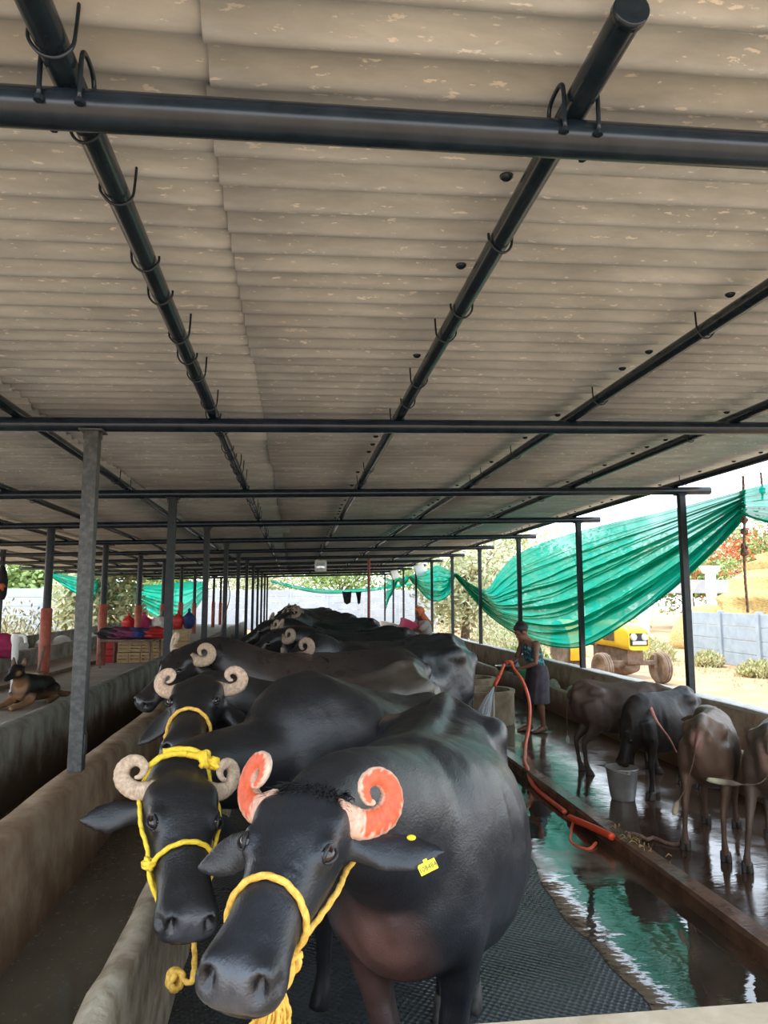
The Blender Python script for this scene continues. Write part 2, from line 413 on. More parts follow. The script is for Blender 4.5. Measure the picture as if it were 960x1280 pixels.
def bovine_mesh(HM, S=1., fat=1., voxel=.012, feet=None, rump=0., tail=None, ears=None, lean=0., leg=1., it=5, hs=1., legs=True, withers=0., belly=0., bony=0., soft=26, neck=(.45, .10, 1.)):
    """one continuous animal: trunk, neck, head with ears, four jointed legs and tail (root-local, +x forward)"""
    bm = bmesh.new(); feet = feet or {}
    dz = lambda x: -rump * max(0, 1 - x / 1.15) + withers * max(0, min(1, (x - .6) / .6))
    R = []
    for x, zt, zb, hw, ex in TORSO:
        h = dz(x); zb2 = zb - belly * math.exp(-((x - .75) / .4) ** 2)
        R.append((V((x, 0, (zt + zb2) / 2 + h)) * S, V((0, hw * fat * S, 0)), V((0, 0, (zt - zb2) / 2 * S)), ex))
    loft(bm, R, 24)
    # spine, hook bones, pin bones, shoulder blades
    limb(bm, [(V((x, 0, z + dz(x) - .035)) * S, .055 * S, .05 * S) for x, z in ((0, 1.27), (.15, 1.36), (.3, 1.395), (.5, 1.365), (.8, 1.355), (1.05, 1.36), (1.2, 1.372), (1.34, 1.35))], 10)
    for s in (-1, 1):
        ball(bm, V((.33, s * (.255 * fat - .03), 1.225 + .012 * bony + dz(.34))) * S, V((.15, .075, .09)) * S)
        ball(bm, V((.02, s * .105 * fat, 1.17 + dz(0))) * S, V((.07, .055, .09)) * S)
        ball(bm, V((1.24, s * .17 * fat, 1.08 + withers)) * S, V((.13, .075, .24)) * S, rot=Matrix.Rotation(-.25, 3, 'Y'))
        ball(bm, V((.42, s * .20 * fat, .86)) * S, V((.2, .12, .23)) * S)
    foot = {}
    if legs:
        for key, src, s in (('hl', HIND, 1), ('hr', HIND, -1), ('fl', FORE, 1), ('fr', FORE, -1)):
            ox, oy = feet.get(key, (0, 0)); P = []
            for x, y, z, ra, rb in src:
                k = max(0, min(1, 1 - z / .95)); k = k * k * (3 - 2 * k) if k < 1 else 1
                zz = z + (dz(x) * min(1, z / .9) if z > .5 else 0)
                P.append((V((x + ox * k, s * y + oy * k, zz)) * S, ra * S * leg, rb * S * leg))
            limb(bm, P, 14, ref=V((1, 0, 0)))
            foot[key] = V((src[-1][0] + ox, s * src[-1][1] + oy, 0)) * S
    # neck
    P0 = V((1.16, 0, 1.06 + withers * .8)) * S; P3 = HM @ V((.03, 0, -.125))
    T0 = V((neck[0], 0, neck[1])) * S; T3 = HM.to_3x3() @ V((-.30, 0, -.12))
    fy = (HM.to_3x3() @ V((0, 1, 0))).normalized()
    R = []
    for i in range(9):
        t = i / 8; u = 1 - t
        c = P0 * u ** 3 + (P0 + T0) * 3 * u * u * t + (P3 + T3) * 3 * u * t * t + P3 * t ** 3
        d = (P0 * -3 * u * u + (P0 + T0) * (3 * u * u - 6 * u * t) + (P3 + T3) * (6 * u * t - 3 * t * t) + P3 * 3 * t * t).normalized()
        sd = V((0, 1, 0)).lerp(fy, t); sd = (sd - d * sd.dot(d)).normalized(); up = d.cross(sd)
        if up.z < 0 and t < .5: up = -up
        a = (.235 + (.098 - .235) * t ** .8) * S * (fat * .5 + .5); b = (.32 + (.120 - .32) * t ** .75) * S * neck[2]
        if t > .6: a = a * 1. ; 
        R.append((c, sd * max(a, .098 * hs), up * max(b, .118 * hs)))
    loft(bm, R, 20)
    # dewlap / brisket
    limb(bm, [(V((1.28, 0, .80)) * S, .12 * S, .16 * S), (V((1.40, 0, .84 + withers * .5)) * S, .10 * S, .15 * S), (V((1.47, 0, .96 + withers * .5)) * S, .05 * S, .11 * S)], 12)
    # head
    H3 = HM.to_3x3(); R = []
    for x, hw, zt, zb in HR:
        tp = .74 if .1 < x < .45 else .9
        R.append((HM @ V((x, 0, (zt + zb) / 2)), H3 @ V((0, hw, 0)), H3 @ V((0, 0, (zt - zb) / 2)), 2.35, tp))
    loft(bm, R, 24)
    q = H3.normalized() if False else Matrix([c.normalized() for c in H3.transposed()]).transposed()
    for s in (-1, 1):
        ball(bm, HM @ V((.185, s * .090, -.040)), V((.058, .033, .048)) * hs, rot=q)      # brow
        ball(bm, HM @ V((.10, s * .095, -.06)), V((.075, .035, .07)) * hs, rot=q)
        ball(bm, HM @ V((.20, s * .058, -.185)), V((.10, .030, .07)) * hs, rot=q)          # jaw
        ball(bm, HM @ V((.505, s * .058, -.044)), V((.035, .030, .030)) * hs, rot=q)       # nostril wings
    # ears
    E = ears or {}
    for s, k in ((1, 'l'), (-1, 'r')):
        e = E.get(k, (V((-.02, 1., -.28)), V((.5, .0, 1.)), .27))
        d = V((e[0].x, e[0].y * s, e[0].z)).normalized(); nrm = V((e[1].x, e[1].y * s, e[1].z)); nrm = (nrm - d * nrm.dot(d)).normalized(); sd = d.cross(nrm)
        b = V((.085, s * .100, -.115)); LN = e[2]; R = []
        for t, w, th in ((-.1, .035, .032), (.1, .036, .030), (.25, .046, .026), (.45, .062, .020), (.62, .062, .016), (.8, .044, .014), (.93, .022, .012), (1., .008, .008)):
            R.append((HM @ (b + d * LN * t - nrm * (.02 * math.sin(PI * max(t, 0)))), H3 @ (sd * w), H3 @ (nrm * max(th, voxel / hs * 1.05))))
        loft(bm, R, 12)
    # tail
    T = tail or [(-.02, 0, 1.25), (-.09, 0, 1.14), (-.105, 0, .95), (-.09, 0, .70), (-.07, 0, .50), (-.06, 0, .36)]
    T = [V(p) * S for p in T]; T[0].z += dz(0) * S; T[1].z += dz(0) * S * .9
    C = crom(T, 4); k = len(C)
    rr = max(.017 * S, voxel * 1.1)
    limb(bm, [(p, (rr * (1.7 - .9 * min(1, i / (k * .35)))) if i < k * .72 else rr * (.85 + 1.1 * math.sin(PI * (i / (k - 1) - .72) / .30)) + .002) for i, p in enumerate(C)], 8)
    hc = np.array(HM @ V((.25, 0, -.1)))
    def mask(co):
        a = np.clip((np.linalg.norm(co - hc, axis=1) - .30 * hs) / (.16 * hs), 0, 1); b = np.clip((co[:, 2] / S - .62) / .2, 0, 1)
        return a * b * np.clip((co[:, 0] / S + .03) / .06, 0, 1)
    if bony:
        limb(bm, [(V((.02, 0, 1.30 + dz(0))) * S, .05 * S), (V((.16, 0, 1.375 + dz(.1))) * S, .05 * S), (V((.30, 0, 1.385 + dz(.3))) * S, .045 * S), (V((.5, 0, 1.34)) * S, .04 * S)], 10)
        for s in (-1, 1): limb(bm, [(V((.20, s * .03, 1.36 + dz(.2))) * S, .05 * S), (V((.33, s * .20 * fat, 1.275 + dz(.3))) * S, .045 * S)], 10)
    me = fuse(bm, voxel, it, mask=mask, soft=int(soft * (.0105 / voxel) ** 1.3) + 2)
    if bony:
        co = getco(me)
        for s in (-1, 1):
            for c, r, d in (((.56, s * .28 * fat, 1.17), (.17, .16, .17), .040), ((.14, s * .20 * fat, 1.19), (.13, .13, .14), .022), ((1.06, s * .33 * fat, .98), (.07, .2, .3), .020), ((.75, s * .10, 1.37), (.3, .07, .07), .02)):
                F = Matrix.Translation(V((c[0], c[1], c[2] + dz(c[0]))) * S); co = co + fall(co, F, V(r) * S)[:, None] * np.array((0, -s * d * bony * S, -d * .5 * bony * S))
        setco(me, co)
    return me, foot, C

def sculpt_head(me, HM, hs, fine=True):
    """eye sockets, nostrils, mouth line, brow folds"""
    co = getco(me); R = np.array(HM.to_3x3())
    def push(c, r, d, w=None):
        nonlocal co
        F = Matrix.Translation(HM @ V(c)) @ HM.to_3x3().to_4x4()
        co = co + fall(co, F, r)[:, None] * (R @ np.array(d))
    for s in (-1, 1):
        push((.205, s * .112, -.022), (.055, .05, .045), (0, s * .007, .007))
        push((.206, s * .116, -.016), (.031, .034, .030), (0, -s * .018, -.016))
        push((.535, s * .056, -.058), (.032, .024, .040), (-.050, -s * .004, -.004))
        push((.510, s * .080, -.068), (.026, .024, .026), (-.014, -s * .030, 0))
        if fine:
            for x in (.36, .40, .44, .48, .52): push((x, s * .085, -.112), (.034, .05, .010), (0, -s * .009, 0))
            for x in (.27, .30, .33): push((x, s * .055, .0), (.010, .035, .03), (0, 0, -.006))
            push((.13, s * .08, .02), (.06, .05, .05), (0, 0, .006))
    push((.55, 0, -.065), (.03, .010, .05), (-.008, 0, 0))
    push((.545, 0, -.118), (.05, .10, .010), (-.012, 0, 0))
    setco(me, co)

def paint(me, HM, base, patches=(), muzzle=(.055, .055, .060), under=None, seed=0, hs=1.):
    co = getco(me); col = np.tile(np.array(base), (len(co), 1)); r = np.random.RandomState(seed)
    # broad uneven coat tone
    for k in range(26):
        c = r.uniform((-.1, -.4, .2), (1.6, .4, 1.45)); rad = r.uniform(.12, .32)
        w = np.clip(1 - np.linalg.norm(co - c, axis=1) / rad, 0, 1)[:, None]
        col = col * (1 + w * r.uniform(-.25, .45))
    if under is not None:
        w = np.clip((.70 - co[:, 2]) / .45, 0, 1)[:, None] * .8; col = col * (1 - w) + np.array(under) * w
    for c, rad, cc, amt in patches:
        w = np.clip((1 - np.sqrt((((co - np.array(c)) / np.array(rad)) ** 2).sum(1))) * 1.8, 0, 1)[:, None] * amt
        col = col * (1 - w) + np.array(cc) * w
    F = Matrix.Translation(HM @ V((.545, 0, -.055))) @ HM.to_3x3().to_4x4()
    wm = np.clip(fall(co, F, (.075, .105, .075)) * 2.2, 0, 1); w = wm[:, None]; col = col * (1 - w) + np.array(muzzle) * w
    for s in (-1, 1):   # nostrils coloured darker than the muzzle
        F = Matrix.Translation(HM @ V((.525, s * .057, -.058))) @ HM.to_3x3().to_4x4()
        w = np.clip(fall(co, F, (.042, .027, .040)) * 2.2, 0, 1)[:, None]; col = col * (1 - w) + np.array((.010, .009, .009)) * w
    setcolor(me, col, wet=wm)

def horn_mesh(HM, side, splay=.6, s=1., painted=False, turns='full', seed=0, tint=(.46, .36, .27)):
    """tightly curled flattened horn; head-local curl plane swept back by splay"""
    S = side; n0 = V((.64, 0, .77)); y = V((0, 1, 0)); w = V((-.77, 0, .64))
    out = (y * math.cos(splay) - n0 * math.sin(splay)); nn = (n0 * math.cos(splay) + y * math.sin(splay))
    P2 = [(-.035, .004), (0, 0), (.03, -.004), (.062, -.003), (.098, .012), (.130, .040), (.143, .080), (.132, .118), (.102, .142), (.066, .143), (.038, .120), (.034, .090), (.050, .066), (.072, .062)]
    C2 = crom([V((a, b, 0)) for a, b in P2], 5); k = len(C2); base = V((.055, .105, -.055)); L = []; bm = bmesh.new()
    n = 20; lay = bm.verts.layers.float_color.new('coat'); rr = random.Random(seed)
    fl = lambda p: HM @ V((p.x, S * p.y, p.z))
    for i, p in enumerate(C2):
        t = i / (k - 1); d = (C2[min(i + 1, k - 1)] - C2[max(i - 1, 0)]).normalized(); rad = V((d.y, -d.x, 0))
        wid = (.047 * (1 - t) ** .62 + .0045) * (1 + .10 * math.exp(-((t - .5) / .25) ** 2)); th = (.036 * (1 - t) ** .7 + .004)
        wid *= 1 + .035 * math.sin(i * 2.1) + .02 * rr.uniform(-1, 1)
        c = base + (out * p.x + w * p.y * .93) * 1.06 * s + nn * (.035 * t * t) * s
        A = (out * rad.x + w * rad.y) * wid * s; B = nn * th * s; row = []
        for j in range(n):
            a = 2 * PI * j / n; ct, st = math.cos(a), math.sin(a)
            x = math.copysign(abs(ct) ** .8, ct); yv = math.copysign(abs(st) ** .8, st)
            v = bm.verts.new(fl(c + A * x + B * yv)); row.append(v)
            g = .75 + .35 * rr.random(); cc = V(tint) * g
            if t < .12: cc = cc * .75
            if painted:
                lim = .66 + .05 * rr.uniform(-1, 1)
                if yv > .1 and -.93 < x < lim and .20 + .03 * rr.uniform(-1, 1) < t < .95: cc = V((.62, .090 + .02 * rr.random(), .034 + .012 * rr.random()))
                elif yv > .0: cc = cc.lerp(V((.75, .36, .24)), .45)
            v[lay] = (*cc, 1)
        L.append(row)
    for a, b in zip(L, L[1:]):
        for j in range(n): bm.faces.new((a[j], a[(j + 1) % n], b[(j + 1) % n], b[j]))
    bm.faces.new(L[0][::-1]); bm.faces.new(L[-1])
    return bm

def hoof_mesh(S=1.):
    bm = bmesh.new()
    for s in (-1, 1):
        R = []
        for z, cx, a, b in ((.10, -.004, .030, .036), (.075, .0, .036, .046), (.04, .012, .037, .058), (.008, .022, .038, .068), (0., .022, .034, .064)):
            R.append((V((cx, s * .0255, z)) * S, V((0, a * .80, 0)) * S, V((b * .92, 0, 0)) * S, 2.3))
        loft(bm, R, 14)
    return bm
HOOF = {}
def eye_parts(root, HM, hs, lid=True):
    q = Matrix([c.normalized() for c in HM.to_3x3().transposed()]).transposed()
    for s in (-1, 1):
        ec = V((.205, s * .0985, -.027)); en = V((.10, s * .74, .66)).normalized(); e1 = (V((1, 0, 0)) - en * en.x).normalized(); e2 = en.cross(e1) * s
        bm = bmesh.new(); ball(bm, HM @ ec, .0250 * hs, 20)
        e = obj('eye', bm, M['eye'], root)
        if lid:
            for nm, sg in (('upper_eyelid', 1), ('lower_eyelid', -1)):
                bm = bmesh.new(); P = []
                for i in range(13):
                    a = PI * i / 12 * sg; q = e1 * .0245 * math.cos(a) + e2 * .0150 * math.sin(a); k = math.sqrt(max(0, .0262 ** 2 - q.length_squared))
                    P.append(HM @ (ec + q + en * k))
                sweep(bm, P, .0042 * hs, 8, rfun=lambda t: .7 + .6 * math.sin(PI * t))
                obj(nm, bm, M['lid'], e)
M['lid'] = noisy('eyelid_skin', (.010, .010, .011), (.022, .022, .023), 60, .4, .3, .002)

def make_bovine(name, label, cat, root_xy, heading, head, group=None, hoofs=('hl', 'hr', 'fl', 'fr'), material='coat', horns=True, eyes=True, base=(.015, .016, .019), patches=(), under=None,
                S=1., hs=1., head_local=False, horn_kw={}, muzzle=(.055, .055, .060), seed=0, lid=True, z0=0., **kw):
    t = thing(name, label, cat, (root_xy[0], root_xy[1], z0), math.atan2(heading[1], heading[0]), group)
    W = Matrix.Translation((root_xy[0], root_xy[1], z0)) @ Matrix.Rotation(math.atan2(heading[1], heading[0]), 4, 'Z')
    HM = frame3(*head, s=hs)
    if not head_local: HM = W.inverted() @ HM
    me, foot, tailc = bovine_mesh(HM, S=S, hs=hs, **kw)
    sculpt_head(me, HM, hs); paint(me, HM, base, patches, muzzle, under, seed, hs)
    me.name = 'body'; obj('body', me, M[material], t)
    if horns:
        for s in (1, -1): obj('horn', horn_mesh(HM, s, seed=seed * 3 + s, **horn_kw), M['horn'], t)
    if eyes: eye_parts(t, HM, hs, lid)
    for k in hoofs:
        key = round(S, 2)
        if key not in HOOF:
            h = obj('hoof', hoof_mesh(S), M['hoof'], t); HOOF[key] = h.data
        else: h = link(bpy.data.objects.new('hoof', HOOF[key]), t)
        h.location = foot[k]
    return t, HM, W, tailc
def noseband(HM, x0, x1, n=24, off=.010):
    """loop round the muzzle: x0 on the nose bridge, x1 under the jaw"""
    return [headpt(HM, x0 + (x1 - x0) * (.5 - .5 * math.sin(2 * PI * i / n)), 360 * i / n, off) for i in range(n)]
def knot(bm, c, r, seed=0):
    rr = random.Random(seed); c = V(c)
    for k in range(3):
        q = Euler((rr.uniform(0, 3), rr.uniform(0, 3), rr.uniform(0, 3))).to_matrix()
        rope(bm, [c + q @ V((math.cos(a) * r, math.sin(a) * r * .8, rr.uniform(-.25, .25) * r)) for a in [2 * PI * i / 7 for i in range(7)]], r * .42, 5, True, 8)
def tassel(bm, c, L, r, n=60, seed=0, d=V((0, 0, -1))):
    rr = random.Random(seed)
    for k in range(n):
        a = rr.uniform(0, 2 * PI); q = rr.random() ** .5 * r; o = V((math.cos(a) * q, math.sin(a) * q, 0)); l_ = L * rr.uniform(.6, 1.05)
        P = [V(c) + o * .25, V(c) + o * .8 + d * l_ * .35, V(c) + o * 1.1 + d * l_ * .7 + V((rr.uniform(-.3, .3), rr.uniform(-.3, .3), 0)) * r, V(c) + o * rr.uniform(.7, 1.6) + d * l_]
        sweep(bm, crom(P, 3), .0032, 5)

# ---- the buffalo in front, with painted horns
HERO_H = ((.05, 1.803, 1.409), (-.318, -.835, -.45), (-.071, -.452, .889))
hero, HM, W, tc = make_bovine('water_buffalo', 'large black water buffalo in front with orange painted curled horns and yellow ear tag', 'buffalo', (.80, 3.69), (-.32, -.95), HERO_H, hs=.9,
    group='tethered water buffaloes', voxel=.0105, S=1., fat=1.06, rump=.02, it=6, feet={'hl': (.05, -.05), 'hr': (.17, .17), 'fl': (-.02, -.05), 'fr': (.06, .17)}, hoofs=('hl', 'hr', 'fl', 'fr'),
    ears={'l': (V((-.16, 1., -.02)), V((.35, -.2, 1.)), .29), 'r': (V((.12, .8, -.5)), V((.6, .5, .6)), .26)}, base=(.0135, .015, .018), seed=3, bony=1., soft=14,
    patches=[((.33, -.27, 1.30), (.10, .10, .08), (.16, .11, .085), .8), ((1.45, -.05, .78), (.2, .2, .24), (.11, .052, .040), .9), ((1.3, -.13, .55), (.2, .14, .34), (.09, .045, .036), .8), ((.2, 0, 1.4), (.3, .2, .08), (.045, .04, .034), .6)],
    horn_kw=dict(splay=.72, s=.86, painted=True, tint=(.58, .43, .33)))
# ear tag, on the animal's left ear

# ear tag, on the animal's left ear: yellow plate with a printed number, and its round stud
def eartag(root, HM, W, at, wvec, uvec, w, h, txt):
    e1 = V(wvec).normalized(); e2 = (V(uvec) - e1 * V(uvec).dot(e1)).normalized(); e3 = e1.cross(e2); Q = Matrix((e1, e2, e3)).transposed()
    bm = bmesh.new(); box(bm, (-w / 2, -h / 2, -.0012), (w / 2, h / 2, .0012), .0008)
    box(bm, (-w * .12, h * .42, -.0011), (w * .12, h * .75, .0011), .0008)
    o = obj('ear_tag', bm, M['tag'], root, False); o.matrix_local = Matrix.Translation(at) @ Q.to_4x4(); tag(o, 'yellow numbered ear tag')
    cu = bpy.data.curves.new('print', 'FONT'); cu.body = txt; cu.size = h * .62; cu.align_x = 'CENTER'; cu.align_y = 'CENTER'; cu.extrude = .0002; cu.resolution_u = 2
    ob = bpy.data.objects.new('print', cu); COL.objects.link(ob); dg = bpy.context.evaluated_depsgraph_get(); dg.update()
    me = bpy.data.meshes.new_from_object(ob.evaluated_get(dg)); bpy.data.objects.remove(ob)
    me.materials.clear(); p = obj('printed_number', me, M['ink'], o, False); p.location = (0, -.001, .0014)
Wi = W.to_3x3().inverted()
E0 = HM @ V((.085, .10, -.115)); ed = (HM.to_3x3() @ V((-.16, 1., -.02))).normalized()
to_cam = (W.inverted() @ V((0, 0, 1.85)) - E0).normalized()
eartag(hero, HM, W, E0 + ed * .19 + Wi @ V((.012, 0, -.038)) + to_cam * .02, Wi @ V((.88, -.1, .42)), Wi @ V((-.4, .25, .85)), .044, .024, '108484')
bm = bmesh.new(); ball(bm, E0 + ed * .165 + Wi @ V((0, 0, .026)) + to_cam * .012, (.011, .011, .006), 12); obj('ear_tag_stud', bm, M['tag'], hero)
# fringe of coarse hair on the poll
rr = random.Random(5); bm = bmesh.new()
for k in range(420):
    y = rr.uniform(-.105, .105); x = rr.uniform(-.05, .05); zt = headring(max(-.1, x))[1] - .045 * (abs(y) / .12) ** 2 - .004
    a = HM @ V((x, y, zt)); l_ = rr.uniform(.02, .045); d = HM.to_3x3() @ V((rr.uniform(.3, 1.), y * 3 + rr.uniform(-.4, .4), rr.uniform(.25, .6)))
    d = d.normalized() * l_; sweep(bm, [a, a + d * .55 + V((0, 0, .002)), a + d], .0011, 4, rfun=lambda t: 1 - .7 * t)
obj('forelock', bm, M['hair'], hero)
# halter: noseband, cheek rope to behind the ear, frayed tassel, tether
bm = bmesh.new(); rope(bm, noseband(HM, .315, .40, off=.009), .0074, 4, True)
halter = obj('halter', bm, M['rope'], hero); tag(halter, 'yellow rope noseband')
jaw = headpt(HM, .40, -50, .014)
bm = bmesh.new(); rope(bm, [headpt(HM, .33, -35, .012), headpt(HM, .25, -25, .016), headpt(HM, .17, -22, .02), HM @ V((.09, .11, -.20)), HM @ V((.02, .125, -.19)), HM @ V((-.05, .09, -.14))], .0072, 6); obj('cheek_rope', bm, M['rope'], halter)
bm = bmesh.new(); rope(bm, [headpt(HM, .33, 215, .012), headpt(HM, .25, 205, .016), headpt(HM, .17, 202, .02), HM @ V((.09, -.11, -.20)), HM @ V((.02, -.125, -.19))], .0072, 6); obj('cheek_rope', bm, M['rope'], halter)
kp = headpt(HM, .385, -38, .02)
bm = bmesh.new(); knot(bm, kp, .017, 1); obj('knot', bm, M['rope'], halter)
dn = V((0, 0, -1))
bm = bmesh.new(); kq = kp + Wi @ V((-.03, -.015, -.040)); rope(bm, [kp, kp + Wi @ V((-.012, -.01, -.03)), kq], .014, 6)
for k in range(3): rope(bm, [kp, kp.lerp(kq, .5) + V((.01 * math.cos(k * 2), .01 * math.sin(k * 2), 0)), kq], .010, 5)
obj('braid', bm, M['rope'], halter)
bm = bmesh.new(); tassel(bm, kq, .105, .030, 170, 2, (Wi @ V((-.16, 0, -1))).normalized()); obj('tassel', bm, M['rope'], halter)
te = kq + Wi @ V((-.025, .0, -.075))
bm = bmesh.new(); rope(bm, [te, te + Wi @ V((-.05, -.03, -.02)), te + Wi @ V((-.12, -.08, -.08)), te + Wi @ V((-.25, .02, -.22)), Wi @ (V((-.585, 1.95, .64)) - W.translation)], .0085, 6); obj('tether', bm, M['rope'], halter)
# ------------------------------------------------------------------ setting
XL, XR, YB, SP = -1.295, 4.46, 1.616, 3.054        # post rows, first beam, bay length
def roofz(x): return 3.0 + .0248 * x               # centre height of the cross beams
def struct(name, bm, m, label=None, smooth=False):
    o = obj(name, bm, m, None, smooth); o['kind'] = 'structure'
    return o
YE = 36.5
def prism(bm, prof, y0, y1, segs=1, jit=0., seed=0):
    """profile in x,z run along y"""
    rr = random.Random(seed); L = []
    for k in range(segs + 1):
        y = y0 + (y1 - y0) * k / segs
        L.append([bm.verts.new((x + rr.uniform(-jit, jit), y, z + rr.uniform(-jit, jit))) for x, z in prof])
    n = len(prof)
    for a, b in zip(L, L[1:]):
        for i in range(n): bm.faces.new((a[i], a[(i + 1) % n], b[(i + 1) % n], b[i]))
    bm.faces.new(L[0][::-1]); bm.faces.new(L[-1])
def slab(name, x0, x1, y0, y1, z, m, th=.3):
    bm = bmesh.new(); box(bm, (x0, y0, z - th), (x1, y1, z)); return struct(name, bm, m)
slab('floor_ground', -70, 70, -30, 130, -.06, M['gravel'])
slab('floor_mat', -.53, 2.44, 1.6, YE, 0., M['mat'], .2)
bm = bmesh.new(); N_ = 420; rr = random.Random(77); L_ = []
for i in range(N_ + 1):
    y = 1.6 + (YE - 1.6) * i / N_; x = 1.66 + .05 * math.sin(y * 1.3) + .03 * math.sin(y * 3.7 + 1) + .012 * math.sin(y * 11 + 2) + rr.uniform(-.006, .006)
    L_.append([bm.verts.new((x, y, -.03)), bm.verts.new((x, y, .003)), bm.verts.new((2.44, y, .003))])
for a, b in zip(L_, L_[1:]):
    for k in range(2): bm.faces.new((a[k], a[k + 1], b[k + 1], b[k]))
struct('floor_channel', bm, M['water'])
slab('floor_alley', 2.50, 4.42, 1.6, YE, .09, M['alley'], .2)
bm = bmesh.new(); prism(bm, [(2.39, -.2), (2.395, .085), (2.41, .105), (2.52, .108), (2.545, .085), (2.56, -.2)], 1.6, YE, 90, .005); struct('trim_curb', bm, M['curb'], smooth=False)
# trough on the left: back wall, lip, water
bm = bmesh.new(); prism(bm, [(-1.385, -.1), (-1.385, .79), (-1.36, .82), (-1.24, .82), (-1.21, .79), (-1.17, .15), (-1.17, -.1)], .2, YE, 90, .006, 1); struct('wall_trough_back', bm, M['trough'], smooth=True)
bm = bmesh.new(); prism(bm, [(-.72, -.1), (-.66, .54), (-.635, .595), (-.58, .612), (-.535, .595), (-.525, .54), (-.525, -.1)], 1.0, YE, 160, .009, 2); struct('wall_trough_lip', bm, M['lip'], smooth=True)
slab('floor_trough_water', -1.25, -.6, .8, YE, .30, M['troughwater'], .2)
# end ledge by the camera
bm = bmesh.new(); prism(bm, [(-.66, 0), (-.66, .78), (-.64, .80), (4.5, .80), (4.5, 0)], 1.45, 1.875, 1, 0); struct('wall_front', bm, M['ledge'])
# left channel, second trough wall and the raised platform
slab('floor_passage', -2.5, -1.3, .2, YE, .12, M['troughwater'], .2)
bm = bmesh.new(); prism(bm, [(-2.30, -.1), (-2.33, .74), (-2.36, .79), (-2.44, .80), (-2.50, .78), (-2.50, -.1)], .8, YE, 90, .008, 3); struct('wall_platform_edge', bm, M['greywall'], smooth=True)
slab('floor_platform', -4.9, -2.48, 2, YE, .66, M['platform'], .5)
slab('floor_platform_strip', -4.75, -4.1, 2, YE, .664, M['troughwater'], .02) if False else None
bm = bmesh.new(); prism(bm, [(-4.75, .3), (-4.75, .93), (-4.88, .95), (-4.95, .93), (-4.95, .3)], 2, YE, 60, .008, 4); struct('wall_far_trough_inner', bm, M['greywall'], smooth=True)
slab('floor_far_trough', -5.6, -4.9, 2, YE, .72, M['platform'], .3)
bm = bmesh.new(); prism(bm, [(-5.55, .1), (-5.55, 1.08), (-5.62, 1.10), (-5.72, 1.08), (-5.72, .1)], 2, YE, 60, .008, 5); struct('wall_far_trough_outer', bm, M['greywall'], smooth=True)
# right wall with its pale coping, and the low calf trough
bm = bmesh.new(); prism(bm, [(4.40, -.1), (4.40, .775), (4.56, .775), (4.56, -.1)], 1.6, YE, 60, .004, 6); struct('wall_right', bm, M['wallr'], smooth=False)
bm = bmesh.new(); prism(bm, [(4.385, .770), (4.385, .797), (4.40, .805), (4.56, .805), (4.575, .795), (4.575, .770)], 1.6, YE, 90, .004, 7); struct('trim_coping', bm, M['coping'])
bm = bmesh.new(); prism(bm, [(4.07, 0), (4.07, .44), (4.10, .47), (4.15, .47), (4.17, .44), (4.17, 0)], 4.0, YE, 60, .006, 8); struct('wall_calf_trough', bm, M['wallr'], smooth=True)

# ---- roof: corrugated fibre-cement sheets lapped in columns, corrugations across the barn
def corrugated(x0, x1, y0, y1, lift, seed):
    bm = bmesh.new(); pitch = .146; rr = random.Random(seed); per = 10; wav = 7; y = y0
    while y < y1:
        a = x0 + rr.uniform(-.02, .02); b = x1 + rr.uniform(-.02, .02); dz = lift + rr.uniform(0, .006); sk = rr.uniform(-.004, .004)
        rows = []; n = wav * per + 2
        for i in range(n + 1):
            yy = y + i * pitch / per; row = []
            lap = .008 * (1 if i > wav * per else 0)
            c = math.cos(2 * PI * i / per); cz = .024 * math.copysign(abs(c) ** .85, c)
            for k in range(5):
                x = a + (b - a) * k / 4
                row.append((x, yy, roofz(x) + .158 + cz + dz + lap + sk * (k - 2)))
            rows.append(row)
        lo = [[bm.verts.new(p) for p in r] for r in rows]; hi = [[bm.verts.new((p[0], p[1], p[2] + .007)) for p in r] for r in rows]
        for i in range(n):
            for k in range(4):
                bm.faces.new((lo[i][k], lo[i][k + 1], lo[i + 1][k + 1], lo[i + 1][k])); bm.faces.new((hi[i][k], hi[i + 1][k], hi[i + 1][k + 1], hi[i][k + 1]))
            for k in (0, 4): bm.faces.new((lo[i][k], lo[i + 1][k], hi[i + 1][k], hi[i][k]))
        for i in (0, n):
            for k in range(4): bm.faces.new((lo[i][k], lo[i][k + 1], hi[i][k + 1], hi[i][k]))
        y += wav * pitch
    return bm
SEAMS = [-8.25, -6.72, -4.25, -1.80, -.165, 1.94, 4.72]
for i in range(6):
    o = struct('ceiling' if i == 0 else 'ceiling.%03d' % i, corrugated(SEAMS[i] - .07, SEAMS[i + 1] + .07, .72, YE + .6, .012 * (i % 2), 20 + i), M['sheet'], smooth=True)

# ---- cross beams, purlins, posts
for k in range(12):
    y = YB + SP * k
    bm = bmesh.new(); r = .046
    x1 = 4.82 if k > 1 else 5.2
    pipe(bm, (-8.3, y, roofz(-8.3)), (x1, y, roofz(x1)), r, 18)
    n = 'nearest the camera' if k == 0 else '%s from the camera' % ORD[k]
    tag(obj('cross_beam', bm, M['steel'], None, True, .7), 'dark steel cross beam under the roof purlins, %s' % n, 'beam', 'cross beams under the roof')
HOOKM = None
def hook_bm():
    bm = bmesh.new(); P = [(-.055, 0, .095), (-.052, 0, .03), (-.046, 0, -.015), (-.02, 0, -.043), (.015, 0, -.042), (.042, 0, -.012), (.045, 0, .014)]
    sweep(bm, crom([V(p) for p in P], 4), .0045, 6); return bm
def boltcap_bm():
    bm = bmesh.new(); lathe(bm, [(.0, -.010), (.012, -.009), (.020, -.002), (.022, .004)], 10); return bm
PX = [-7.9, -6.7, -5.45, -4.22, -3.0, -1.77, -.545, .691, 1.918, 3.15, 4.40]
